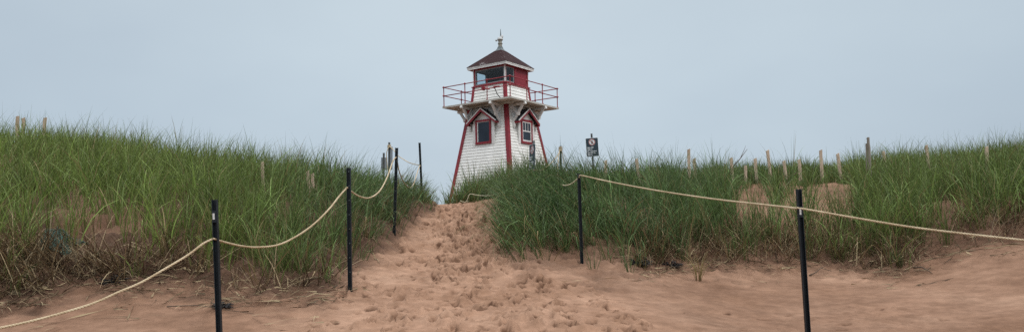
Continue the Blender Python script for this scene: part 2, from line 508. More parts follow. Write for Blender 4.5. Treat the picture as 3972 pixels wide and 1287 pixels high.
quads = np.stack([idx[:-1, :-1], idx[:-1, 1:], idx[1:, 1:], idx[1:, :-1]], -1).reshape(-1, 4)
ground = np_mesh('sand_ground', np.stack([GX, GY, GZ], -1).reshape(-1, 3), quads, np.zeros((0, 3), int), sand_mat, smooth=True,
                 extra={'dry': dry, 'soil_shade': soil_shade, 'dent_shade': np.clip(dent_shade, 0, 1)})
tag(ground, kind='structure')

def height(x, y):
    """bilinear look-up in the finished ground"""
    x = np.asarray(x, float); y = np.asarray(y, float)
    i = np.clip(np.searchsorted(gx, x) - 1, 0, nx - 2); j = np.clip(np.searchsorted(gy, y) - 1, 0, ny - 2)
    tx = (x - gx[i]) / (gx[i + 1] - gx[i]); ty = (y - gy[j]) / (gy[j + 1] - gy[j])
    return (GZ[j, i] * (1 - tx) * (1 - ty) + GZ[j, i + 1] * tx * (1 - ty) + GZ[j + 1, i] * (1 - tx) * ty + GZ[j + 1, i + 1] * tx * ty)
def on_ground(px, D):
    """point of the ground at forward distance D in the photo column px"""
    p = P(px, 600, D)
    for _ in range(3):
        z = float(height(p[0], D)); v = (z - 1.6) / D
        p = P(px, HOR - F * v, D)
    return np.array([p[0], D, float(height(p[0], D))])

# ------------------------------------------------------------------ grass
def ribbon(base, length, az, lean, curve, width, col0, col1, col2, segs=5, twist=None):
    """arching leaf blades: base (n,3) and per-blade arrays -> vertices, quads, tris, colours"""
    nb = len(base)
    if twist is None: twist = rng.uniform(-1.2, 1.2, nb)
    pts = [base.copy()]; p = base.copy()
    hd = np.stack([np.cos(az), np.sin(az), np.zeros(nb)], -1)
    for s in range(segs):
        t = (s + .5) / segs
        th = lean + curve * t ** 1.6
        p = p + (length / segs)[:, None] * (np.sin(th)[:, None] * hd + np.cos(th)[:, None] * np.array([0, 0, 1.0]))
        pts.append(p.copy())
    wa = az + pi / 2 + twist
    wd = np.stack([np.cos(wa), np.sin(wa), np.zeros(nb)], -1)
    prof = [.8, 1.0, .9, .7, .42]
    prof = np.interp(np.linspace(0, 1, segs), np.linspace(0, 1, 5), prof)
    vs, cs = [], []
    for s in range(segs):
        w = wd * (width * prof[s] * .5)[:, None]
        vs += [pts[s] - w, pts[s] + w]
        t = s / segs
        c = np.where(t < .22, 1, 0)
        k = np.clip(t / .30, 0, 1)
        cc = col0 * (1 - k) + col1 * k
        k2 = np.clip((t - .45) / .55, 0, 1)
        cc = cc * (1 - k2) + col2 * k2
        cs += [cc, cc]
    vs.append(pts[segs]); cs.append(col2)
    nv = 2 * segs + 1
    co = np.stack(vs, 1).reshape(-1, 3); cl = np.stack(cs, 1).reshape(-1, 3)
    o = (np.arange(nb) * nv)[:, None]
    q = np.concatenate([o + np.array([[2 * s, 2 * s + 1, 2 * s + 3, 2 * s + 2]]) for s in range(segs - 1)], 0)
    t = o + np.array([[2 * segs - 2, 2 * segs - 1, 2 * segs]])
    return co, q, t, cl

def lerp(a, b, t):
    return np.asarray(a) * (1 - t)[:, None] + np.asarray(b) * t[:, None]

S = [
 ((1524, 405), (1523, 440), 16.2, 'short stake with a splintered top just right of the upright sign'),
 ((1601, 401), (1609, 455), 15.6, 'leaning stake alone between the upright sign and the pair of stakes'),
 ((1732, 377), (1734, 450), 17.2, 'taller reddish stake of the close pair, right of the sign'),
 ((1746, 400), (1750, 450), 17.2, 'shorter stake of the close pair, right of the sign'),
 ((1839, 398), (1843, 460), 17.2, 'stake crossed by a slanting twig, left of the hollow'),
 ((1875, 418), (1876, 455), 17.2, 'low faint stake half hidden in grass above the hollow'),
 ((1899, 400), (1904, 462), 17.2, 'stake just left of the tall pale stake above the sand hollow'),
 ((1931, 379), (1939, 455), 17.2, 'tall pale stake rising to the skyline above the sand hollow'),
 ((1972, 405), (1977, 446), 17.2, 'short leaning stake right of the tall pale stake'),
 ((2010, 403), (2015, 468), 17.2, 'stake right behind the nearest right black post'),
 ((2064.5, 379), (2069, 468), 17.2, 'long straight stake above the right half of the sand hollow'),
 ((2107, 388), (2117, 460), 17.2, 'slanting stake right of the long straight stake'),
 ((2222, 382), (2227, 420), 17.2, 'thin stake immediately right of the grey log post'),
 ((2330, 367), (2339, 440), 15.5, 'leaning stake in dense grass, second from the right edge'),
 ((2481.6, 371), (2485, 455), 15.0, 'stake in dense grass nearest the right edge'),
 ((660, 410), (662, 470), 13.0, 'single stake in the middle of the left dune grass'),
 ((774, 432), (777, 470), 12.8, 'paler left stake of the pair nearest the path on the left dune'),
 ((786, 438), (787, 470), 13.0, 'darker right stake of the pair nearest the path on the left dune'),
 ((45, 294), (43, 330), 18.0, 'slanting stake on the left skyline, leftmost of three'),
 ((59, 298), (58, 330), 18.0, 'mossy stake on the left skyline, middle of three'),
 ((113.5, 298), (111, 335), 17.5, 'stake on the left skyline, rightmost of three'),
]
def grass_field(name, label, side, ncl):
    xr = {'left': (-13.5, -1.0), 'right': (-1.2, 15.5), 'knoll': (-2.2, 1.5)}[side]
    yr = {'left': (7.2, 24), 'right': (8.8, 25), 'knoll': (18.6, 24)}[side]
    x = rng.uniform(*xr, ncl); y = rng.uniform(*yr, ncl); z = height(x, y)
    l, r, px, py, D = zone(x, y, z)
    dens = np.ones(ncl)
    v = {'left': l, 'right': r, 'knoll': np.full(ncl, .6)}[side]
    nz = fbm(x, y, .9, 3)
    edge = v + .34 * fbm(x, y, 1.5, 3)
    dens *= smooth(-.02, .26, edge) * (v > 0)
    dens *= .74 + .8 * np.clip(nz + .25, 0, .6)
    if side == 'left':
        # sparse sandy shelf in the lower left, thick higher up
        dens *= 1 - .72 * smooth(1.0, .15, v) * (px < 480) * (.75 + .5 * nz)
        dens *= 1 - .70 * np.exp(-((px - 265) / 150) ** 2 - ((py - 555) / 42) ** 2)
        dens *= np.where((D > 16.6) & (px > 1070), 0, 1)
        dens *= np.where((D > 18.5), .45, 1)
        dens *= np.where(px > 985, .8, 1)
        dens *= np.where((px > 420) & (px < 880) & (v < 1.1), 1.9, 1)
    if side == 'right':
        dens *= 1 - .74 * np.exp(-((px - 1897) / 52) ** 4 - ((py - 518) / 50) ** 4)
        dens *= 1 - .90 * np.exp(-((px - 2088) / 62) ** 4 - ((py - 518) / 55) ** 4)
        dens *= np.where((D > 12.6) & (D < 16.5) & (px > 1850) & (px < 2160), .30, 1)
        dens *= np.where((D > 18) & (px < 1330), 0, 1)
        dens *= np.where((px < 1450) & (v < 1.6), 1.5, 1)
        dens *= np.where((px > 1450) & (px < 1850) & (v < 1.0), 1.9, 1)
        dens *= np.where((px > 2140) & (px < 2320), 1.6, 1)
        dens *= np.where(px > 2350, 1 - .5 * smooth(.5, .1, v), 1)
    if side == 'knoll':
        inx = smooth(1118, 1150, px + 8 * nz) * smooth(1420, 1330, px)
        dens = inx * np.where(px < 1165, .55, 1.0) * (D > 18.7 + .5 * nz)
    dens *= smooth(-700, -300, px) * smooth(3300, 2900, px)
    keep = rng.random(ncl) < dens
    x, y, z, px, py, D, v, nz = [a[keep] for a in (x, y, z, px, py, D, v, nz)]
    k = len(x)
    nb = rng.integers(8, 24, k)
    nb = np.where(side == 'right', (nb * 1.1).astype(int), nb)
    ci = np.repeat(np.arange(k), nb)
    m = len(ci)
    a0 = rng.uniform(0, 2 * pi, m); rad = np.abs(rng.normal(0, .085, m))
    bx = x[ci] + rad * np.cos(a0); by = y[ci] + rad * np.sin(a0)
    bz = height(bx, by) - .02
    clh = rng.uniform(.62, 1.22, k) * (1 + .22 * fbm(x, y, 1.6, 2, .5, 4.4))
    clb = np.exp(rng.normal(0, .20, k))
    ln = rng.uniform(.45, 1.05, m) ** .8 * clh[ci] * (1.06 if side == 'right' else 1.0)
    hfac = np.ones(k)
    if side == 'left':
        ln *= .98
        hfac = np.where(px > 930, .95, 1) * np.where((D > 15.0), .74, .95) * (1 - .3 * smooth(.5, .1, v))
        wind = np.array([.55, -.1])
    elif side == 'right':
        hfac = .95 + .12 * smooth(1560, 1420, px) + .05 * nz - .28 * smooth(.5, .1, v)
        hfac = np.where(D > 16.5, hfac * np.where(px < 2140, .55, .72), hfac)
        hfac = np.where((px < 1320) & (D > 15), hfac * .72, hfac)
        wind = np.array([-.50, -.25])
    else:
        hfac = np.where(px < 1150, .62, np.where(px < 1180, .85, 1.06)) + 0 * v
        wind = np.array([-.05, -.1])
    # the grass is worn short in front of the stakes
    for (sx0, sy0), (sx1, sy1), sD, _l in S:
        if sD > 17.4: continue
        bpx = proj(np.stack([bx, by, bz], -1))
        hit = (np.abs(bpx[0] - .5 * (sx0 + sx1)) < 13) & (bpx[2] < sD + .1) & (bpx[2] > 7.5)
        room_ = np.maximum((bpx[1] - (.3 * sy0 + .7 * sy1)) / F * bpx[2], .18)
        cut = np.where(hit & (rng.random(m) < .86), room_ * rng.uniform(.7, 1.15, m) / hfac[ci], 9)
        ln = np.minimum(ln, cut)
    ln = ln * hfac[ci]
    mound = smooth(1640, 1400, px) if side == 'right' else (smooth(780, 960, px) if side == 'left' else np.full(k, .3))
    vec = np.stack([np.cos(a0), np.sin(a0)], -1) * .8 + wind * (.5 + 1.3 * mound[ci])[:, None] + rng.normal(0, .45, (m, 2))
    az = np.arctan2(vec[:, 1], vec[:, 0])
    lean = np.abs(rng.normal(.10, .17, m)) + (.24 if side == 'right' else .16) * mound[ci]
    curve = np.abs(rng.normal(.66, .42, m)) * (1 + (1.0 if side == 'right' else .8) * mound[ci])
    hero = rng.random(m) < .16
    bent = hero | (rng.random(m) < .14)
    curve = np.where(bent, curve + rng.uniform(.3, 1.4, m), curve)
    wd = rng.uniform(.005, .0105, m) * np.interp(D[ci], [7, 12, 22], [.9, 1.1, 1.7])
    wd = np.where(hero, wd * 1.75, wd); ln = np.where(hero, ln * 1.05, ln)
    # colours
    tone = np.clip(.5 + .55 * nz + rng.normal(0, .18, k), 0, 1)[ci]
    warm = {'left': smooth(1000, 500, px), 'right': smooth(1500, 2300, px) * .75, 'knoll': np.full(k, .30)}[side][ci]
    cool_c = lerp((.047, .088, .031), (.092, .148, .050), tone)
    warm_c = lerp((.082, .124, .026), (.140, .190, .048), tone)
    body = cool_c * (1 - warm)[:, None] + warm_c * warm[:, None]
    body = body * (np.where(hero, rng.uniform(1.2, 1.8, m), .58 + .85 * rng.random(m) ** 1.8) * clb[ci])[:, None]
    straw = rng.random(m) < (.05 + .22 * smooth(.7, .1, v[ci]) * (.4 + .4 * warm))
    body = np.where(straw[:, None], lerp((.17, .13, .050), (.27, .21, .10), rng.random(m)), body)
    foot = lerp((.115, .070, .034), (.19, .135, .062), rng.random(m)) * .8
    foot = foot * .48 + body * .52
    tip = body * np.array([1.15, 1.12, 1.15]) + np.array([.012, .010, .006])
    tip = np.where((rng.random(m) < .25)[:, None], tip * .5 + np.array([.16, .13, .07]) * .5, tip)
    co, q, t, cl = ribbon(np.stack([bx, by, bz], -1), ln, az, lean, curve, wd, foot, body, tip)
    o = np_mesh(name, co, q, t, grass_mat, cl)
    tag(o, label, 'grass', kind='stuff')
    print(name, 'blades', m)
    return o
grass_field('dune_grass', 'tall green dune grass covering the dune left of the sand path', 'left', 5200)
grass_field('dune_grass', 'tall blue green dune grass covering the dune right of the sand path', 'right', 8400)
grass_field('dune_grass', 'short knoll of green grass in front of the lighthouse', 'knoll', 900)

# dead grass litter and hanging roots along the eroded banks
def litter(name, label, spots, nn):
    xs, ys, vv_ = [], [], []
    for k in range(nn):
        px0, px1, va, vb, D0, D1, w = random.choices(spots, [s[6] for s in spots])[0]
        for _ in range(30):
            px = random.uniform(px0, px1); D = random.uniform(D0, D1)
            p = P(px, 600, D)
            l, r, *_r = zone(np.array([p[0]]), np.array([D]), np.array([float(height(p[0], D))]))
            vv = max(l[0], r[0]) + .12 * float(perlin(np.array([p[0] * 2.2]), np.array([D * 2.2]))[0])
            if va < vv < vb: xs.append(p[0]); ys.append(D); vv_.append(vv); break
    x = np.array(xs); y = np.array(ys); m0 = len(x)
    outm = np.array(vv_) < .0
    rep = np.where(outm, rng.integers(1, 3, m0), rng.integers(3, 12, m0)); ci = np.repeat(np.arange(m0), rep); m = len(ci)
    bx = x[ci] + rng.normal(0, .05, m); by = y[ci] + rng.normal(0, .05, m); bz = height(bx, by) + .01
    az = rng.uniform(0, 2 * pi, m0)[ci] + rng.normal(0, .5, m)
    az = np.where(rng.random(m) < .55, -pi / 2 + rng.normal(0, .9, m), az)
    lean = rng.uniform(.4, 1.35, m); curve = rng.uniform(.1, 1.4, m)
    out = np.array(vv_)[ci] < .0
    lean = np.where(out, 1.45, lean); curve = np.where(out, .3, curve)
    ln = rng.uniform(.2, .8, m)
    wd = rng.uniform(.005, .012, m)
    c = lerp((.11, .072, .040), (.44, .34, .20), rng.random(m) ** 1.9)
    dark = rng.random(m) < .22
    c = np.where(dark[:, None], c * .45, c)
    co, q, t, cl = ribbon(np.stack([bx, by, bz], -1), ln, az, lean, curve, wd, c * .8, c, c * 1.1, twist=rng.uniform(-.5, .5, m))
    # keep the blades from sinking below the ground
    g = height(co[:, 0], co[:, 1])
    co[:, 2] = np.maximum(co[:, 2], g + .006 + .02 * rng.random(len(g)))
    o = np_mesh(name, co, q, t, dead_mat, cl)
    tag(o, label, 'dead grass', kind='stuff')
litter('dead_grass', 'dry straw and hanging roots on the eroded bank at left',
       [(-150, 130, -.15, .55, 6.9, 9.6, 3.4), (130, 520, -.12, .30, 7.2, 9, 2.2), (520, 860, -.15, .10, 7.4, 9, .9), (-100, 860, -.35, -.05, 6.8, 8.6, .5), (860, 1000, -.1, .1, 8.5, 12, .2)], 620)
litter('dead_grass', 'dry straw tangled along the foot of the right dune',
       [(1600, 1960, -.12, .50, 9.8, 12.6, 2.6), (1960, 2330, -.15, .35, 9.8, 12.4, 2.2), (2330, 2800, -.25, .45, 9.4, 12.2, 2.2), (1480, 2700, -.30, 0, 9.4, 11.6, .5)], 680)

# small grass tufts standing by themselves in the sand
def tuft(px, D, label, nbl=16, h=.45, yellow=False):
    p = on_ground(px, D)
    m = nbl
    a0 = rng.uniform(0, 2 * pi, m)
    base = np.stack([.03 * np.cos(a0), .03 * np.sin(a0), np.full(m, -.03)], -1)
    az = a0 + rng.normal(0, .5, m)
    ln = rng.uniform(.6, 1.0, m) * h
    body = lerp((.040, .085, .030), (.075, .125, .040), rng.random(m)) if not yellow else lerp((.16, .125, .045), (.26, .20, .085), rng.random(m))
    foot = np.full((m, 3), (.13, .075, .04))
    co, q, t, cl = ribbon(base, ln, az, np.abs(rng.normal(.15, .12, m)), np.abs(rng.normal(.6, .35, m)) + (.9 if yellow else 0), rng.uniform(.006, .009, m), foot, body, body * 1.2)
    o = np_mesh('grass_tuft', co, q, t, grass_mat, cl)
    o.location = p
    tag(o, label, 'grass tuft', 'grass tufts standing alone in the sand')
tuft(1492, 10.0, 'narrow green grass tuft just right of the second black post from the right', 18, .50)
tuft(1585, 10.2, 'spreading green grass tuft in sand in front of the black seaweed clump', 20, .46)
tuft(1535, 10.7, 'tiny grass sprig between the black post and the spreading tuft', 6, .30)
tuft(1757, 10.1, 'yellow drooping grass tuft low on the sand at the foot of right dune', 26, .62, True)
tuft(2265, 10.7, 'green grass tuft overhanging the bank right of the nearest right post', 18, .45)
tuft(1098, 16.6, 'wispy grass tuft at the top left edge of the sand path', 14, .34)

# ------------------------------------------------------------------ lighthouse
LH = P(1260, 200, 34.0)
ZB = 2.05
lh = empty('lighthouse', (LH[0] + .0, 34.0, ZB), math.radians(-36))
tag(lh, 'white clapboard lighthouse with red corner boards, gallery and maroon roof', 'lighthouse')
NRM = [(0, -1), (1, 0), (0, 1), (-1, 0)]
UV = [(1, 0), (0, 1), (-1, 0), (0, -1)]
def face(k):
    nx_, ny_ = NRM[k]; ux, uy = UV[k]
    return lambda s, d, z: (nx_ * d + ux * s, ny_ * d + uy * s, z - ZB)
def frust(mb, h0, z0, h1, z1, cap=True):
    a = [(-h0, -h0, z0 - ZB), (h0, -h0, z0 - ZB), (h0, h0, z0 - ZB), (-h0, h0, z0 - ZB)]
    b = [(-h1, -h1, z1 - ZB), (h1, -h1, z1 - ZB), (h1, h1, z1 - ZB), (-h1, h1, z1 - ZB)]
    mb.hexa(a, b)
R2 = math.sqrt(2)
def hs(z): return (1.465 + .231 * (7.5 - z)) / R2
def clapboards(z0, z1, hfun, pitch):
    mb = MB()
    frust(mb, hfun(z0) - .012, z0, hfun(z1) - .012, z1)
    nn = int(round((z1 - z0) / pitch)); pt = (z1 - z0) / nn
    for k in range(4):
        f = face(k)
        for i in range(nn):
            a = z0 + i * pt + .012; b = z0 + (i + 1) * pt
            da, db = hfun(a), hfun(b)
            wa, wb = da + .004, db + .004
            j = random.uniform(-.001, .001)
            lo = [f(-wa, da + .020 + j, a), f(wa, da + .020 + j, a), f(wa, da - .035, a), f(-wa, da - .035, a)]
            hi = [f(-wb, db + .004, b), f(wb, db + .004, b), f(wb, db - .035, b), f(-wb, db - .035, b)]
            mb.hexa(lo, hi)
    return mb
def corner_board(sx, sy, hfun, z0, z1, w, out=.04):
    def ring(z):
        h = hfun(z); o = h + out; i = h - .01
        pts = [(o, o), (o, h - w), (i, h - w), (i, i), (h - w, i), (h - w, o)]
        pts = [(sx * a, sy * b, z - ZB) for a, b in pts]
        return pts if sx * sy > 0 else pts[::-1]
    return MB().hexa(ring(z0), ring(z1))
clapboards(ZB, 7.44, hs, .128).build('wall', white_board, lh)
corners = [(1, -1), (-1, -1), (1, 1), (-1, 1)]
for sx, sy in corners:
    corner_board(sx, sy, hs, ZB, 7.44, .125).build('corner_board', red_paint, lh)
# frieze strip under the gallery
for k in range(4):
    f = face(k)
    mb = MB()
    for s0, s1 in ((-.70, .70),):
        mb.box((s0, hs(7.33) + .03, 7.30), (s1, hs(7.33) + .075, 7.345), f)
    mb.box((-hs(7.3) + .13, hs(7.33) + .022, 7.375), (hs(7.3) - .13, hs(7.33) + .06, 7.41), f)
    mb.build('frieze_board', white_trim, lh)
# gallery deck
G = 1.885
deck = MB()
npl = 26
for i in range(npl):
    a = -G + .045 + (2 * G - .09) * i / npl; b = -G + .045 + (2 * G - .09) * (i + 1) / npl - .008
    j = random.uniform(-.003, .003)
    deck.box((a, -G + .045, 7.492 - ZB + j), (b, G - .045, 7.54 - ZB + j))
deck_o = deck.build('gallery_deck', deck_white, lh)
rim = MB()
for k in range(4):
    f = face(k)
    e = G if k % 2 == 0 else G - .04
    rim.box((-e, G - .04, 7.478), (e, G, 7.55), f)
    rim.box((-1.6, 1.25, 7.40), (1.6, 1.33, 7.49), f) if k % 2 == 0 else rim.box((-1.24, 1.25, 7.40), (1.24, 1.33, 7.49), f)
rim.build('rim_board', deck_white, deck_o)
# brackets
def bracket(k, s):
    f = face(k); w = .045
    mb = MB()
    def bar(d0, z0, d1, z1, t, ww=w):
        dx, dz = d1 - d0, z1 - z0; L = math.hypot(dx, dz); nx_, nz_ = -dz / L * t / 2, dx / L * t / 2
        q = [(d0 + nx_, z0 + nz_), (d1 + nx_, z1 + nz_), (d1 - nx_, z1 - nz_), (d0 - nx_, z0 - nz_)]
        mb.hexa([f(s - ww, d, z) for d, z in q], [f(s + ww, d, z) for d, z in q])
    bar(hs(7.4), 7.405, 1.86, 7.405, .10)                    # beam below the deck
    bar(1.80, 7.405, 1.90, 7.43, .11, w + .012)              # its shaped end
    bar(hs(6.62) + .055, 6.60, hs(7.36) + .055, 7.36, .10)   # post on the wall
    bar(hs(6.5) + .05, 6.70, 1.74, 7.37, .105, w - .006)     # diagonal strut
    bar(1.16, 7.34, 1.47, 6.97, .085, w - .012)              # crossing strut
    bar(1.42, 7.03, 1.55, 6.97, .11, w + .004)               # its pointed end
    # turned drop at the foot
    bar(hs(6.55) + .05, 6.62, hs(6.45) + .05, 6.47, .13, w + .006)
    bar(hs(6.45) + .045, 6.48, hs(6.4) + .04, 6.40, .08, w - .014)
    mb.build('bracket', white_trim, lh)
for k in range(4):
    for s in (-.80, .80): bracket(k, s)
# railing
RG = G - .05
rails = MB()
zt, zm = 8.41, 8.03
cs = [(-RG, -RG), (RG, -RG), (RG, RG), (-RG, RG)]
for i in range(4):
    a, b = cs[i], cs[(i + 1) % 4]
    dx, dy = (b[0] - a[0]) / (2 * RG), (b[1] - a[1]) / (2 * RG)
    for z in (zt, zm):
        zz = z - ZB
        rails.tube([(a[0] - dx * .06, a[1] - dy * .06, zz), (b[0] + dx * .06, b[1] + dy * .06, zz)], .021, 8)
rail_o = rails.build('railing', red_rail, lh, smooth=True)
def rail_post(x, y):
    mb = MB()
    mb.lathe([(.05, 7.55), (.05, 7.57), (.026, 7.585), (.021, 7.6), (.021, zm - .05), (.034, zm - .035), (.034, zm + .035), (.021, zm + .05), (.021, zt - .045), (.034, zt - .03), (.036, zt + .02), (.018, zt + .05)], 10, (x, y, -ZB))
    mb.build('railing_post', red_rail, rail_o, smooth=True)
for i in range(4):
    a, b = cs[i], cs[(i + 1) % 4]
    for t in (0, 1 / 3, 2 / 3):
        rail_post(a[0] + (b[0] - a[0]) * t, a[1] + (b[1] - a[1]) * t)
# signal lamp bracket clamped to the rail of the left face
sg = MB()
fA = face(0)
def tubeA(pts, r, mb=sg): mb.tube([fA(*p) for p in pts], r, 10)
tubeA([(.44, RG - .03, 8.06), (.44, RG + .07, 8.06)], .09)
tubeA([(.44, RG + .07, 8.06), (.44, RG + .09, 8.06)], .07)
tubeA([(.46, RG + .03, 8.04), (.82, RG + .12, 7.97)], .032)
tubeA([(1.05, RG, 8.05), (1.30, RG + .05, 8.03)], .038)
tubeA([(.98, RG, 8.03), (1.06, RG, 8.06)], .05)
sg.build('signal_lamp', red_rail, rail_o)
st = MB()
tubeA([(1.00, RG, 8.06), (1.08, RG - .1, 7.75), (1.16, RG - .22, 7.60), (1.22, RG - .22, 7.56)], .018, st)
st.build('lamp_strut', dark_iron, rail_o, smooth=True)
# lantern base
def hb(z): return .975 - (z - 7.55) * .10
clapboards(7.552, 8.40, hb, .142).build('lantern_base', white_board, lh)
for sx, sy in corners:
    corner_board(sx, sy, hb, 7.556, 8.40, .10, .032).build('corner_board', red_paint, lh)
# lantern room
H = .885
sill = MB(); frust(sill, .955, 8.40, .955, 8.445); frust(sill, .92, 8.4452, .90, 8.475)
sill.build('sill', red_paint, lh)
lr = MB()
for k in range(4):
    f = face(k)
    e = H if k % 2 == 0 else H - .06
    z0, z1 = 8.475, 9.20
    if k == 0: wins = [(-.77, .845)]
    elif k == 1: wins = [(-.80, -.20)]
    elif k == 3: wins = [(-.02, .70)]
    else: wins = []
    wz0, wz1 = 8.492, 9.150
    if not wins:
        lr.box((-e, H - .06, z0), (e, H, z1), f)
    else:
        w0, w1 = wins[0]
        lr.box((-e, H - .06, z0), (e, H, wz0), f)
        lr.box((-e, H - .06, wz1), (e, H, z1), f)
        lr.box((-e, H - .06, wz0), (w0, H, wz1), f)
        lr.box((w1, H - .06, wz0), (e, H, wz1), f)
room = lr.build('lantern_room', red_paint, lh)
MB().box((-.80, -.80, 8.476 - ZB), (.80, .80, 8.486 - ZB)).build('floor', interior, room)
MB().box((-.82, -.82, 9.165 - ZB), (.82, .82, 9.18 - ZB)).build('ceiling', interior, room)
lin = MB()
for k in (0, 1, 2, 3):
    f = face(k)
    e = .824 if k % 2 == 0 else .81
    if k == 2: lin.box((-e, .808, 8.49), (e, .822, 9.148), f)
    if k == 1: lin.box((-.14, .808, 8.49), (e, .822, 9.148), f)
    if k == 3: lin.box((-e, .808, 8.49), (-.05, .822, 9.148), f)
lin.build('lining', interior, room)
# stile and raised panel on the right face
pn = MB(); f = face(1)
pn.box((-.19, H + .002, 8.48), (-.08, H + .028, 9.10), f)
pn.box((.80, H + .002, 8.48), (.845, H + .024, 9.10), f)
pn.box((-.075, H + .002, 9.09), (.795, H + .020, 9.12), f)
pn.build('door_panel', red_paint, room)
for k, (w0, w1) in ((0, (-.77, .845)), (1, (-.80, -.20)), (3, (-.02, .70))):
    f = face(k); t = .035
    wf = MB()
    a, b, z0, z1 = w0 + .002, w1 - .002, 8.494, 9.148
    d0, d1 = H - .05, H - .004
    wf.box((a, d0, z0), (b, d1, z0 + t), f); wf.box((a, d0, z1 - t), (b, d1, z1), f)
    wf.box((a, d0, z0 + t), (a + t, d1, z1 - t), f); wf.box((b - t, d0, z0 + t), (b, d1, z1 - t), f)
    wo = wf.build('window', window_grey, room)
    MB().box((a + t, H - .032, z0 + t), (b - t, H - .026, z1 - t), f).build('pane', glass, wo)
# beacon seen through the glass
bc = MB(); bc.lathe([(.12, 8.487), (.12, 8.55), (.04, 8.56), (.04, 8.64), (.085, 8.66), (.085, 8.70), (.07, 8.71), (.075, 8.86), (.05, 8.9)], 14, (0, 0, -ZB))
bc.build('beacon', grey_metal, room, smooth=True)
for sx, sy in corners:
    corner_board(sx, sy, lambda z: H, 8.478, 9.19, .03, .012).build('corner_trim', white_trim, room)
# roof
ev = MB(); E = 1.072
for k in range(4):
    f = face(k); e = E if k % 2 == 0 else E - .03
    ev.box((-e, E - .03, 9.185), (e, E, 9.30), f)
    e2 = E + .014 if k % 2 == 0 else E + .001
    ev.box((-e2, E + .001, 9.25), (e2, E + .014, 9.302), f)
rf = MB(); nc = 11
for i in range(nc):
    t0, t1 = i / nc, (i + 1) / nc
    def hh(t): return 1.095 + (.185 - 1.095) * t
    def zz(t): return 9.304 + (10.08 - 9.304) * t
    frust(rf, hh(t0) + .012, zz(t0), hh(t1) + .004, zz(t1) + .006)
roof = rf.build('roof', roof_mat, lh)
ev.build('fascia', white_trim, roof)
MB().box((-E + .03, -E + .03, 9.205 - ZB), (E - .03, E - .03, 9.222 - ZB)).build('soffit', red_paint, roof)
fl = MB(); prev = (.205, 10.062)
for hv, z in ((.155, 10.115), (.105, 10.19), (.078, 10.285)):
    frust(fl, prev[0], prev[1], hv, z); prev = (hv, z + .0004)
fl.build('flashing', grey_metal, roof)
vp = MB(); vp.lathe([(.088, 10.27), (.088, 10.40), (.112, 10.405), (.112, 10.425), (.086, 10.43), (.086, 10.59)], 16, (0, 0, -ZB))
vent = vp.build('vent_pipe', vent_metal, roof, smooth=False)
cw_ = MB()
cw_.lathe([(.085, 10.585), (.128, 10.575), (.132, 10.60), (.122, 10.66), (.085, 10.705), (.03, 10.72)], 18, (0, 0, -ZB))
cw_.tube([(.03, .02, 10.64 - ZB), (.06, .045, 10.72 - ZB), (.085, .065, 10.78 - ZB), (.09, .07, 10.815 - ZB)], [.08, .068, .048, .018], 12)
cw_.box((-.155, -.155, 10.53 - ZB), (-.115, -.07, 10.60 - ZB))
cw_.build('cowl', cowl_grey, vent, smooth=True)
sp = MB(); sp.hexa([(.0, .0, 10.75 - ZB), (.05, .03, 10.74 - ZB), (.05, .035, 10.74 - ZB), (0, .012, 10.75 - ZB)], [(.02, .008, 11.08 - ZB), (.034, .014, 11.08 - ZB), (.034, .016, 11.08 - ZB), (.02, .012, 11.08 - ZB)])
sp.hexa([(-.015, -.008, 10.70 - ZB), (.055, .03, 10.70 - ZB), (.055, .036, 10.70 - ZB), (-.015, .004, 10.70 - ZB)], [(.0, .0, 10.745 - ZB), (.05, .03, 10.739 - ZB), (.05, .035, 10.739 - ZB), (0, .012, 10.745 - ZB)])
sp.build('vane', grey_metal, vent)
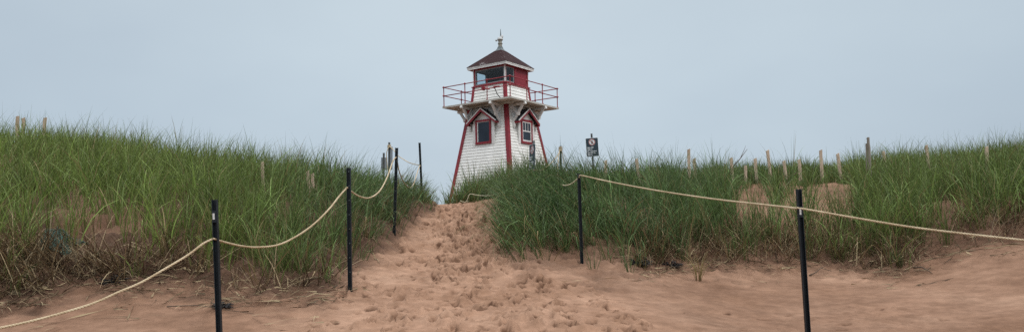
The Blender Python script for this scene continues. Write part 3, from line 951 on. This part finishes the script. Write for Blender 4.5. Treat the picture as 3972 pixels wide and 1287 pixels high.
# dormered windows
def dormer(k, sash):
    f = face(k)
    df = hs(5.80) + .035
    zb, ze, za = 5.80, 6.80, 7.21
    sw = .575
    # white casing box with its gable
    mb = MB()
    a = [f(-sw, df, zb), f(sw, df, zb), f(sw, df, ze), f(0, df, za), f(-sw, df, ze)]
    b = [f(-sw, hs(7.2) - .05, zb), f(sw, hs(7.2) - .05, zb), f(sw, hs(7.2) - .05, ze), f(0, hs(7.2) - .05, za), f(-sw, hs(7.2) - .05, ze)]
    mb.hexa(b, a)
    do = mb.build('dormer', white_trim, lh)
    for sg_ in (-1, 1):
        s0, s1 = sorted((sg_ * .455, sg_ * .605))
        MB().box((s0, df - .02, 5.72), (s1, df + .014, ze - .12), f).build('casing', white_trim, do)
    # roof slabs
    d0, d1 = hs(7.3) - .10, df + .20
    zp, ss, sz = 7.325, .80, 6.735
    rb = MB()
    for sg_ in (-1, 1):
        q = [(0, zp), (sg_ * ss, sz), (sg_ * ss, sz - .045), (0, zp - .045)]
        rb.hexa([f(s, d0, z) for s, z in q], [f(s, d1 - .03, z) for s, z in q])
    rb.build('dormer_roof', black_shingle, do)
    ed = MB(); rk = MB()
    for sg_ in (-1, 1):
        q = [(0, zp + .004), (sg_ * (ss + .01), sz - .004), (sg_ * (ss + .01), sz - .05), (0, zp - .045)]
        ed.hexa([f(s, d1 - .03, z) for s, z in q], [f(s, d1 + .012, z) for s, z in q])
        q = [(0, zp - .047), (sg_ * ss, sz - .051), (sg_ * ss, sz - .145), (0, zp - .155)]
        rk.hexa([f(s, d1 - .035, z) for s, z in q], [f(s, d1, z) for s, z in q])
        # boards along the eaves
        s0, s1 = sorted((sg_ * (ss - .035), sg_ * ss))
        rk.box((s0, hs(6.7) + .05, sz - .13), (s1, d1 - .036, sz - .05), f)
        ed.box((s0 - .006, hs(6.7) + .05, sz - .049), (s1 + .006, d1 - .031, sz - .02), f) if False else None
    ed.build('rake_edge', white_trim, do)
    rk.build('rake_board', red_paint, do)
    # window
    ww, z0, z1, t = .43, 5.77, 6.83, .09
    d0, d1 = df + .003, df + .045
    fr = MB()
    fr.box((-ww, d0, z0), (ww, d1 + .02, z0 + t), f); fr.box((-ww, d0, z1 - t), (ww, d1, z1), f)
    fr.box((-ww, d0, z0 + t), (-ww + t, d1, z1 - t), f); fr.box((ww - t, d0, z0 + t), (ww, d1, z1 - t), f)
    wo = fr.build('window', red_paint, do)
    iw = ww - t
    sh = MB(); e0, e1 = df + .004, df + .028
    if not sash:
        sh.box((-iw, e0, z0 + t), (-iw + .05, e1, z1 - t), f)
        sh.box((-iw + .05, e0, z1 - t - .02), (iw, e1, z1 - t), f)
        MB().box((-iw + .05, df + .004, z0 + t), (iw, df + .012, z1 - t - .02), f).build('pane', dark_glass, wo)
    else:
        za_, zb_ = z0 + t, z1 - t; zmid = (za_ + zb_) / 2 + .02
        sh.box((-iw, e0, za_), (-iw + .055, e1, zb_), f); sh.box((iw - .055, e0, za_), (iw, e1, zb_), f)
        sh.box((-iw + .055, e0, za_), (iw - .055, e1, za_ + .07), f); sh.box((-iw + .055, e0, zb_ - .05), (iw - .055, e1, zb_), f)
        sh.box((-iw + .055, e0, zmid - .025), (iw - .055, e1, zmid + .025), f)
        for m in (-.1, .1): sh.box((m - .014, e0, zmid + .025), (m + .014, e1 - .004, zb_ - .05), f)
        MB().box((-iw + .055, df + .0035, za_ + .07), (iw - .055, df + .010, zmid - .025), f).build('pane', dark_glass, wo)
        MB().box((-iw + .055, df + .0035, zmid + .025), (iw - .055, df + .010, zb_ - .05), f).build('pane', dark_glass, wo)
    sh.build('sash', white_trim, wo)
for k in range(4): dormer(k, k % 2 == 1)

# ------------------------------------------------------------------ posts, ropes, signs, stakes
def axis_frame(vec):
    z = Vector(vec).normalized()
    y = Vector((0, 1, 0)); x = y.cross(z).normalized(); y = z.cross(x)
    return Matrix((x, y, z)).transposed()
def channel(L, w, dep, th, holes=None):
    """U channel steel post, open side to the camera when holes are punched along its web"""
    mb = MB()
    h = w / 2
    prof = [(-h, -dep / 2), (-h + th, -dep / 2), (-h + th, dep / 2 - th), (h - th, dep / 2 - th), (h - th, -dep / 2), (h, -dep / 2), (h, dep / 2), (-h, dep / 2)]
    # three convex strips
    mb.box((-h, -dep / 2, -.35), (-h + th, dep / 2, L))
    mb.box((h - th, -dep / 2, -.35), (h, dep / 2, L))
    mb.box((-h + th, dep / 2 - th, -.35), (h - th, dep / 2 - .0005, L - .0005))
    return mb
def fence_post(name, top, base, D, label, group, m=post_mat, w=.044, sticker=False, dots=0, ground_base=True):
    b = P(*base, D); t = P(*top, D)
    root = empty(name, b)
    tag(root, label, 'post', group)
    vec = t - b; L = float(np.linalg.norm(vec))
    R = axis_frame(vec)
    root.rotation_euler = R.to_euler()
    channel(L, w, .035, .006).build('post_body', m, root)
    if sticker:
        fz = sticker
        MB().box((-w * .30, -.0235, L * fz - .026), (w * .06, -.0185, L * fz + .026)).build('sticker', sticker_mat, root)
        MB().box((-w / 2 + .0062, -.0184, L * fz - .05), (w / 2 - .0062, -.0125, L * fz + .05)).build('sticker_plate', m, root)
    if dots:
        for i in range(dots):
            z = L * (.97 - .9 * i / dots)
            MB().tube([(0, .006, z), (0, .0115, z)], .0075, 8).build('bolt', grey_metal, root)
    return root
GL = 'dark steel posts of the rope fence'
fence_post('fence_post', (540, 502), (554, 905), 6.4, 'black post with white sticker, nearest at left, running out of frame below', GL, sticker=.895)
fence_post('fence_post', (877, 422), (881, 742), 8.3, 'black post standing in the sand at the foot of the left grass', GL, dots=8)
fence_post('fence_post', (998, 372), (991.5, 598), 11.7, 'black post left of the path with rope sagging from both sides', GL, dots=8)
fence_post('fence_post', (1055.4, 359), (1063, 526), 16, 'slim black post with pale holes, last one beside the top of the path', GL, dots=14)
fence_post('fence_post', (2009, 476), (2034.5, 867), 6.9, 'black post with white sticker, nearest at right, in the open sand', GL, sticker=.855)
fence_post('fence_post', (1456, 436), (1464, 667), 10.5, 'black post at right of the path in front of the tall grass', GL, dots=0)
GG = 'grey steel posts behind the dunes'
fence_post('fence_post', (1410, 367), (1412.5, 500), 16.6, 'grey post wound with rope at its top, right of the lighthouse', GG, grey_post, .042)
p979 = fence_post('fence_post', (979.3, 358), (978, 500), 17, 'grey post wound with rope, left of the path, carrying a thin board', GG, grey_post, .042)
p966 = fence_post('fence_post', (965.5, 384.5), (965, 500), 20, 'short grey post with a pale sign back, leftmost of the grey posts', GG, grey_post, .05)
def back_panel(parent, x0, x1, z0, z1, rz):
    mb = MB(); mb.box((x0, .022, z0), (x1, .027, z1))
    o = mb.build('sign_board', sign_back, parent)
    o.rotation_euler = (0, 0, rz)
L979 = 142 / F * 17
back_panel(p979, .02, .075, L979 - .62, L979 - .10, 0)
L966 = 115.5 / F * 20
back_panel(p966, -.075, .09, L966 - .46, L966 - .12, 0)

# signs
def text_mesh(body, size, mb_name, m, parent, x, z, yoff, weight=.0):
    cu = bpy.data.curves.new('tmp', 'FONT'); cu.body = body; cu.size = size; cu.extrude = .0012; cu.offset = weight
    cu.align_x = 'LEFT'; cu.space_line = .98
    ob = bpy.data.objects.new('tmp', cu); C.objects.link(ob)
    dg = bpy.context.evaluated_depsgraph_get(); dg.update()
    me = bpy.data.meshes.new_from_object(ob.evaluated_get(dg))
    bpy.data.objects.remove(ob); bpy.data.curves.remove(cu)
    me.materials.clear(); me.materials.append(m)
    o = bpy.data.objects.new(mb_name, me); C.objects.link(o); o.parent = parent
    o.rotation_euler = (pi / 2, 0, 0); o.location = (x, yoff, z)
    return o
def sign(top, base, D, label, w, h, ztop, rz, tilt):
    b = P(*base, D); t = P(*top, D)
    root = empty('warning_sign', b)
    tag(root, label, 'sign', 'stay off dunes signs')
    vec = t - b; L = float(np.linalg.norm(vec))
    root.rotation_euler = (axis_frame(vec) @ Matrix.Rotation(rz, 3, 'Z')).to_euler()
    channel(L, .045, .035, .006).build('post', grey_post, root)
    zc = L - ztop - h / 2
    def rr(w_, h_, r, y0, y1):
        pts = []
        for cx, cz, a0 in ((w_ / 2 - r, h_ / 2 - r, 0), (-w_ / 2 + r, h_ / 2 - r, 90), (-w_ / 2 + r, -h_ / 2 + r, 180), (w_ / 2 - r, -h_ / 2 + r, 270)):
            for i in range(5):
                a = math.radians(a0 + 90 * i / 4); pts.append((cx + r * math.cos(a), cz + r * math.sin(a)))
        return MB().hexa([(x, y0, z) for x, z in pts], [(x, y1, z) for x, z in pts])
    pl = rr(w, h, .02, -.028, -.0225).build('sign_panel', sign_white, root)
    pl.location = (0, 0, zc); pl.rotation_euler = (0, tilt, 0)
    rr(w - .014, h - .014, .016, -.0305, -.0284).build('sign_face', sign_navy, pl)
    # prohibition disc
    sy = MB(); cz = h * .27; R0 = w * .265
    def disc(r0, r1, y0, y1, mb, nseg=32):
        ri = [(r0 * math.cos(2 * pi * i / nseg), r0 * math.sin(2 * pi * i / nseg)) for i in range(nseg)]
        if r1 == 0:
            mb.hexa([(x, y0, cz + z) for x, z in ri], [(x, y1, cz + z) for x, z in ri]); return
        rj = [(r1 * math.cos(2 * pi * i / nseg), r1 * math.sin(2 * pi * i / nseg)) for i in range(nseg)]
        for i in range(nseg):
            j = (i + 1) % nseg
            q = [ri[i], ri[j], rj[j], rj[i]]
            mb.hexa([(x, y0, cz + z) for x, z in q], [(x, y1, cz + z) for x, z in q])
    disc(R0, 0, -.0322, -.0307, sy)
    so = sy.build('symbol', sign_white, pl)
    rg = MB(); disc(R0 * .97, R0 * .80, -.0345, -.0324, rg)
    # figure walking
    fg = MB()
    def limb(x0, z0, x1, z1, r0, r1, mb, y0=-.0338, y1=-.0324):
        dx, dz = x1 - x0, z1 - z0; Ln = math.hypot(dx, dz); nx_, nz_ = -dz / Ln, dx / Ln
        q = [(x0 + nx_ * r0, z0 + nz_ * r0), (x1 + nx_ * r1, z1 + nz_ * r1), (x1 - nx_ * r1, z1 - nz_ * r1), (x0 - nx_ * r0, z0 - nz_ * r0)]
        mb.hexa([(x * R0, y0, cz + z * R0) for x, z in q], [(x * R0, y1, cz + z * R0) for x, z in q])
    hd_ = [(.06 + .125 * math.cos(2 * pi * i / 14), .50 + .135 * math.sin(2 * pi * i / 14)) for i in range(14)]
    fg.hexa([(x * R0, -.0338, cz + z * R0) for x, z in hd_], [(x * R0, -.0324, cz + z * R0) for x, z in hd_])
    limb(.04, .32, -.04, -.12, .17, .14, fg)
    limb(-.02, -.12, .22, -.62, .10, .07, fg, -.0339, -.0325)
    limb(-.06, -.12, -.30, -.60, .10, .07, fg, -.0340, -.0326)
    limb(.12, .26, .36, -.02, .07, .055, fg, -.0341, -.0327)
    limb(-.06, .26, -.36, .10, .07, .055, fg, -.0342, -.0328)
    fg.build('figure', sign_black, pl)
    limb(-.62, .62, .62, -.62, .085, .085, rg, -.0358, -.0346)
    rg.build('prohibition_ring', sign_red, pl)
    text_mesh('Stay Off\nDunes', w * .145, 'lettering', sign_white, pl, -w * .40, -h * .045, -.0318, .0013)
    text_mesh('Ne marchez\npas sur les\ndunes.', w * .145, 'lettering', sign_white, pl, -w * .40, -h * .245, -.0318, .0013)
sign((1488, 336), (1496, 500), 19, 'upright dark sign reading Stay Off Dunes, alone against the sky', .315, .47, .115, 0.0, -.03)
sign((1342.5, 354), (1340.5, 500), 15.2, 'dark stay off dunes sign turned edgeways in front of the lighthouse wall', .315, .50, .075, -1.2, 0)

# ropes: three twisted strands along a smooth curve
def spline(pts, step):
    pts = np.array(pts, float)
    q = np.concatenate([[2 * pts[0] - pts[1]], pts, [2 * pts[-1] - pts[-2]]])
    out = []
    for i in range(1, len(q) - 2):
        p0, p1, p2, p3 = q[i - 1], q[i], q[i + 1], q[i + 2]
        m = max(2, int(np.linalg.norm(p2 - p1) / step))
        for k in range(m):
            t = k / m
            out.append(.5 * ((2 * p1) + (-p0 + p2) * t + (2 * p0 - 5 * p1 + 4 * p2 - p3) * t ** 2 + (-p0 + 3 * p1 - 3 * p2 + p3) * t ** 3))
    out.append(pts[-1])
    return np.array(out)
def rope_mesh(curves, r, mb, pitch=.075, step=.0125):
    for c in curves:
        s = spline(c, step)
        tl = np.gradient(s, axis=0); tl /= np.linalg.norm(tl, axis=1)[:, None] + 1e-9
        a = np.cross(tl, np.array([.13, .21, 1.0])); a /= np.linalg.norm(a, axis=1)[:, None] + 1e-9
        b = np.cross(tl, a)
        arc = np.concatenate([[0], np.cumsum(np.linalg.norm(np.diff(s, axis=0), axis=1))])
        for k in range(3):
            ph = 2 * pi * arc / pitch + 2 * pi * k / 3
            pp = s + (r * .5) * (np.cos(ph)[:, None] * a + np.sin(ph)[:, None] * b)
            mb.tube(pp, r * .56, 6)
def seg(pts, D0, D1, off=0):
    """points (px, py) along a rope whose range goes from D0 to D1"""
    d = np.array(pts, float)
    ln = np.concatenate([[0], np.cumsum(np.hypot(*np.diff(d, axis=0).T))]); t = ln / ln[-1]
    return [P(x, y, D0 + (D1 - D0) * tt - off) for (x, y), tt in zip(pts, t)]
def wrap(px, py, D, turns=3, r=.03, rr=.012):
    c = P(px, py, D); pts = []
    for i in range(turns * 12 + 1):
        a = 2 * pi * i / 12
        pts.append(c + np.array([r * math.cos(a), r * math.sin(a), (i / 12 - turns / 2) * rr * 1.9]))
    return pts
RR = .0095
mb = MB()
rope_mesh([seg([(-230, 850), (-110, 840), (0, 824), (79, 807), (157, 786.5), (236, 762), (299, 734), (354, 710.5), (413, 677), (472, 641.6), (512, 612), (537, 600)], 4.3, 6.4),
           seg([(537, 600), (546, 603), (551, 605), (603, 617.7), (647, 621.5), (698, 616), (742, 596.4), (787, 565.7), (826, 528), (854, 493), (873, 472)], 6.375, 8.3),
           seg([(873, 472), (879, 476), (883, 481), (904.5, 494), (929.7, 497.5), (955, 480.7), (974.4, 445.5), (988.4, 406), (996, 396)], 8.275, 11.7),
           seg([(996, 396), (1000, 409), (1003.6, 429), (1012.6, 453), (1021.6, 466), (1030.6, 472), (1039.6, 465), (1046.4, 445), (1052, 427), (1057, 415.7)], 11.675, 16),
           seg([(1057, 415.7), (1042, 413), (1028, 408.5), (1015, 401), (1001, 391), (988, 375), (979, 368)], 15.97, 17),
           wrap(979.2, 369, 17, 3, .036), seg([(978, 370), (972.5, 385), (973.5, 405), (976, 430)], 16.95, 16.95)], RR, mb)
tag(mb.build('rope', rope_mat, smooth=True), 'tan twisted rope sagging from post to post along the left of the path', 'rope', 'ropes of the fence')
mb = MB()
rope_mesh([seg([(4300, 640), (3300, 634), (2790, 622)], 3.2, 4.8)[:-1] + seg([(2790, 622), (2700, 616), (2576, 604), (2426, 587.6), (2286, 570), (2146, 547), (2018, 524.5), (2005, 523.7)], 4.8, 6.87),
           seg([(2005, 523.7), (1907, 513), (1814, 502.7), (1720, 489.7), (1627, 474.8), (1534, 457), (1466, 442), (1457, 442)], 6.87, 10.47),
           seg([(1457, 446), (1452.5, 450), (1438, 462), (1420, 466.6)], 10.47, 12.8) + seg([(1408, 459.4), (1403.6, 449), (1403.2, 420), (1406, 390), (1410, 374)], 14.6, 16.55),
           wrap(1410, 375, 16.6, 4, .036), seg([(1410, 374), (1414.5, 385), (1416.5, 397), (1417, 412)], 16.5, 16.5),
           seg([(1410, 374), (1403.4, 389.7), (1391, 405.8), (1379, 417), (1363.7, 428), (1353.8, 429.4), (1342.6, 427.5)], 16.55, 15.15)], RR, mb)
tag(mb.build('rope', rope_mat, smooth=True), 'tan rope stretched taut past the nearest right post and up to the grey post', 'rope', 'ropes of the fence')
mb = MB()
rope_mesh([seg([(1342, 429), (1328, 438.6), (1303.6, 458.4), (1273, 478), (1252, 487.5), (1233.7, 491.5), (1215, 492), (1199, 490.5), (1184.8, 487.5)], 15.1, 17.9),
           seg([(1184.8, 487.5), (1180, 490), (1177, 498), (1174, 505), (1170, 508)], 17.9, 17.9),
           seg([(1178, 506), (1170, 508), (1163, 507), (1157, 504.5)], 17.9, 17.9)], .0085, mb, step=.02)
tag(mb.build('rope', rope_pale, smooth=True), 'pale slack rope hanging low in front of the grass knoll below the lighthouse', 'rope', 'ropes of the fence')
def stake(top, bot, D, label, w=.055, m=stake_mat, name='wooden_stake', grp='wooden stakes sticking out of the dune grass', pointed=False):
    t = P(*top, D); b = P(*bot, D)
    vec = t - b
    vu = vec / np.linalg.norm(vec)
    # run down into the ground
    for _ in range(60):
        if b[2] < float(height(b[0], b[1])) - .15: break
        b = b - vu * .05
    L = float(np.linalg.norm(t - b))
    mb = MB(); nseg = 6; prev = None; n_ = 8
    rings = []
    for i in range(nseg + 1):
        z = L * i / nseg
        jx, jy = random.uniform(-.004, .004), random.uniform(-.003, .003)
        ww = w / 2 * random.uniform(.93, 1.05); dd = w * .32 * random.uniform(.9, 1.1)
        c = .25
        ring = [(ww, -dd * (1 - c)), (ww, dd * (1 - c)), (ww * (1 - c), dd), (-ww * (1 - c), dd), (-ww, dd * (1 - c)), (-ww, -dd * (1 - c)), (-ww * (1 - c), -dd), (ww * (1 - c), -dd)]
        zt_ = [0] * 8 if i < nseg else [random.uniform(-.012, .008) + (.02 if q[0] > 0 else 0) for q in ring]
        rings.append([(x + jx, y + jy, z + k) for (x, y), k in zip(ring, zt_)])
    vs = [p for r in rings for p in r]; fs = [tuple(range(8))[::-1], tuple(nseg * 8 + k for k in range(8))]
    for i in range(nseg):
        for k in range(8):
            k2 = (k + 1) % 8; fs.append((i * 8 + k, i * 8 + k2, (i + 1) * 8 + k2, (i + 1) * 8 + k))
    mb.add(vs, fs)
    o = mb.build(name, m); o.location = b; o.rotation_euler = axis_frame(t - b).to_euler()
    tag(o, label, 'stake', grp)
    return o
for t, b, D, lab in S: stake(t, b, D, lab, w=.0038 * D)
root = empty('log_post', on_ground(2184, 15.0)); tag(root, 'grey weathered log post with a broken stepped top on the right skyline', 'post')
base = np.array(root.location)
def rel(px, py, D): return P(px, py, D) - base
mb = MB(); mb.tube([(0, 0, -.2), rel(2186, 440, 15), rel(2183.5, 372, 15), rel(2182.5, 361, 15)], [.06, .052, .046, .040], 10); mb.build('log', log_mat, root)
mb = MB(); mb.tube([rel(2188, 440, 14.96), rel(2184.5, 370, 14.98), rel(2184, 346, 15)], [.034, .030, .026], 8)
mb.tube([rel(2180, 349, 15), rel(2186, 348, 15)], [.012, .02], 6); mb.build('splinter', log_mat, root)

# ------------------------------------------------------------------ things lying about
def seaweed(px, D, label, s=1.0):
    p = on_ground(px, D); mb = MB()
    for i in range(46):
        a = random.uniform(0, 2 * pi); r0 = random.uniform(0, .07) * s
        q = np.array([r0 * math.cos(a), r0 * math.sin(a) * .6, .015]); pts = [q]
        d = np.array([math.cos(a), math.sin(a) * .7, random.uniform(.1, 1.0)])
        for k in range(5):
            d = d + np.array([random.gauss(0, .5), random.gauss(0, .4), random.gauss(-.25, .4)])
            q = q + d / np.linalg.norm(d) * .028 * s; q[2] = max(q[2], .008); pts.append(q.copy())
        mb.tube(pts, [.009 * s, .011 * s, .009 * s, .010 * s, .007 * s, .002], 5)
    o = mb.build('seaweed', weed_mat); o.location = p
    tag(o, label, 'seaweed', 'black seaweed clumps')
seaweed(1610, 10.85, 'black seaweed clump nearer the path at the foot of the right dune', 1.15)
seaweed(1692, 10.95, 'black seaweed clump farther right, beside the dry straw', 1.0)
seaweed(288, 8.15, 'black seaweed clump hanging on the left bank below the green net', 1.0)
seaweed(556, 7.45, 'small black seaweed clump behind the nearest left post', .7)

# heap of green netting half buried in the bank
pn_ = on_ground(140, 8.75)
net = MB()
def net_pt(u, v):
    x = (u - .5) * .44; y = (v - .5) * .46
    x2, y2 = pn_[0] + x + .05 * math.sin(v * 9), pn_[1] + y
    hump = .17 * math.exp(-((u - .55) / .33) ** 2 - ((v - .5) / .38) ** 2) + .03 * math.sin(u * 14) * math.sin(v * 11)
    return np.array([x2 - pn_[0], y2 - pn_[1], float(height(x2, y2)) - pn_[2] + max(hump, .005)])
for i in range(21):
    net.tube([net_pt(i / 20 + .02 * math.sin(k * 1.7 + i), k / 16) + np.array([0, 0, random.uniform(0, .022)]) for k in range(17)], .0042, 5)
for j in range(19):
    net.tube([net_pt(k / 18, j / 18 + .02 * math.sin(k * 1.3 + j)) + np.array([0, 0, random.uniform(0, .022)]) for k in range(19)], .0042, 5)
for i in range(26):
    u, v = random.random(), random.random(); pts = []
    for k in range(7):
        u = min(1.15, max(-.1, u + random.gauss(.02, .06))); v = min(1, max(0, v + random.gauss(0, .06)))
        pts.append(net_pt(u, v) + np.array([0, 0, random.uniform(.0, .05)]))
    net.tube(pts, .0035, 5)
o = net.build('fishing_net', net_mat, smooth=True); o.location = pn_
tag(o, 'heap of dark green netting caught on the left bank', 'net')

def twig(pts, label, r=.008, fork=True):
    ps = [on_ground(px, D) + np.array([0, 0, dz]) for px, D, dz in pts]
    c0 = ps[0]; mb = MB()
    rs = list(np.linspace(r, r * .35, len(ps)))
    mb.tube([p - c0 for p in ps], rs, 7)
    if fork and len(ps) > 2:
        m = ps[len(ps) // 2] - c0; e = ps[-1] - c0
        mb.tube([m, m + (e - m) * .4 + np.array([.03, .05, .05]), m + (e - m) * .7 + np.array([.06, .10, .05])], [r * .6, r * .4, r * .2], 6)
    o = mb.build('twig', twig_mat, smooth=True); o.location = c0
    tag(o, label, 'twig', 'twigs lying on the sand')
twig([(2036, 10.75, .01), (2052, 10.8, .04), (2066, 10.85, .09), (2092, 10.8, .05)], 'forked pale twig on the sand just right of the nearest right post', .010)
twig([(2300, 10.5, .05), (2318, 10.4, .06), (2334, 10.3, .04), (2346, 10.2, .01)], 'stout twig sticking out of the right bank toward the sand', .013)
twig([(420, 7.5, .01), (500, 7.35, .06), (570, 7.3, .03), (640, 7.25, .01)], 'long bare stem lying on sand behind the nearest left post', .006)
# fallen branch leaning on the stakes
def branch(pa, pb, D, label):
    a, b = P(*pa, D), P(*pb, D); mb = MB()
    mid = (a + b) / 2 + np.array([0, .05, -.03])
    mb.tube([np.zeros(3), mid - a, b - a], [.013, .010, .004], 7)
    mb.tube([mid - a, (mid - a) * .5 + (b - a) * .5 + np.array([0, 0, .06]), (b - a) * .9 + np.array([0, 0, .12])], [.007, .005, .002], 6)
    o = mb.build('twig', twig_mat, smooth=True); o.location = a
    tag(o, label, 'twig', 'twigs caught among the stakes')
branch((1846, 417), (1880, 375), 17.0, 'thin twig slanting up to the skyline across a stake')
branch((1975, 447), (2024, 424), 17.0, 'pale dead branch caught between two stakes above the hollow')
branch((1606, 440), (1634, 431), 17.0, 'short dead twig right of the lone leaning stake')

# ------------------------------------------------------------------ light and sky
w = bpy.data.worlds.new('World'); scene.world = w; w.use_nodes = True
nt = w.node_tree; nt.nodes.clear()
SUN_EL, SUN_AZ = math.radians(46), math.radians(140)
sky = nt.nodes.new('ShaderNodeTexSky'); sky.sky_type = 'NISHITA'; sky.sun_disc = False
sky.sun_elevation = SUN_EL; sky.sun_rotation = SUN_AZ; sky.dust_density = 3
tc = nt.nodes.new('ShaderNodeTexCoord')
sep = nt.nodes.new('ShaderNodeSeparateXYZ'); nt.links.new(tc.outputs['Generated'], sep.inputs[0])
# overcast cloud deck: flat low down, brighter towards the zenith
cl = ramp(nt, sep.outputs['Z'], [(0.0, (.545, .65, .75)), (.16, (.56, .67, .77)), (.34, (.585, .69, .78)), (.6, (1.75, 1.84, 1.92)), (1.0, (3.1, 3.15, 3.2))])
mp = nt.nodes.new('ShaderNodeMapping'); mp.inputs['Scale'].default_value = (1, 1, 2.2); nt.links.new(tc.outputs['Generated'], mp.inputs['Vector'])
cn = noise(nt, 1.6, 4, .5, mp.outputs['Vector'])
cc = ramp(nt, cn, [(.32, (.935, .94, .955)), (.68, (1.11, 1.10, 1.08))])
mul = N(nt, 'ShaderNodeMix', data_type='RGBA', blend_type='MULTIPLY'); mul.inputs[0].default_value = 1
nt.links.new(cl, mul.inputs[6]); nt.links.new(cc, mul.inputs[7])
bg1 = nt.nodes.new('ShaderNodeBackground'); dotn = nt.nodes.new('ShaderNodeVectorMath'); dotn.operation = 'DOT_PRODUCT'
nt.links.new(tc.outputs['Generated'], dotn.inputs[0]); dotn.inputs[1].default_value = Vector((.0, 1, .22)).normalized()
thin = ramp(nt, dotn.outputs['Value'], [(.0, (.96, .97, .98)), (.80, (.96, .965, .975)), (.97, (1.09, 1.085, 1.075)), (1.0, (1.12, 1.11, 1.095))])
mul2 = N(nt, 'ShaderNodeMix', data_type='RGBA', blend_type='MULTIPLY'); mul2.inputs[0].default_value = 1
nt.links.new(mul.outputs[2], mul2.inputs[6]); nt.links.new(thin, mul2.inputs[7])
nt.links.new(mul2.outputs[2], bg1.inputs[0]); bg1.inputs[1].default_value = .90
bg2 = nt.nodes.new('ShaderNodeBackground'); nt.links.new(sky.outputs[0], bg2.inputs[0]); bg2.inputs[1].default_value = .05
mxs = nt.nodes.new('ShaderNodeMixShader'); mxs.inputs[0].default_value = .12
nt.links.new(bg1.outputs[0], mxs.inputs[1]); nt.links.new(bg2.outputs[0], mxs.inputs[2])
wo = nt.nodes.new('ShaderNodeOutputWorld'); nt.links.new(mxs.outputs[0], wo.inputs[0])

sd = bpy.data.lights.new('sun', 'SUN'); sd.energy = 1.15; sd.angle = math.radians(14); sd.color = (1, .96, .90)
so = bpy.data.objects.new('sun', sd); C.objects.link(so)
# the sky's sun_rotation turns clockwise from +Y seen from above
dv = Vector((math.sin(SUN_AZ) * math.cos(SUN_EL), math.cos(SUN_AZ) * math.cos(SUN_EL), math.sin(SUN_EL)))
so.rotation_euler = dv.to_track_quat('Z', 'Y').to_euler(); so.location = (0, 0, 30)

vs = scene.view_settings
vs.view_transform = 'Standard'; vs.look = 'None'; vs.exposure = 0; vs.gamma = 1; vs.use_curve_mapping = False
scene.cycles.max_bounces = 8; scene.cycles.transparent_max_bounces = 12
scene.cycles.use_denoising = False
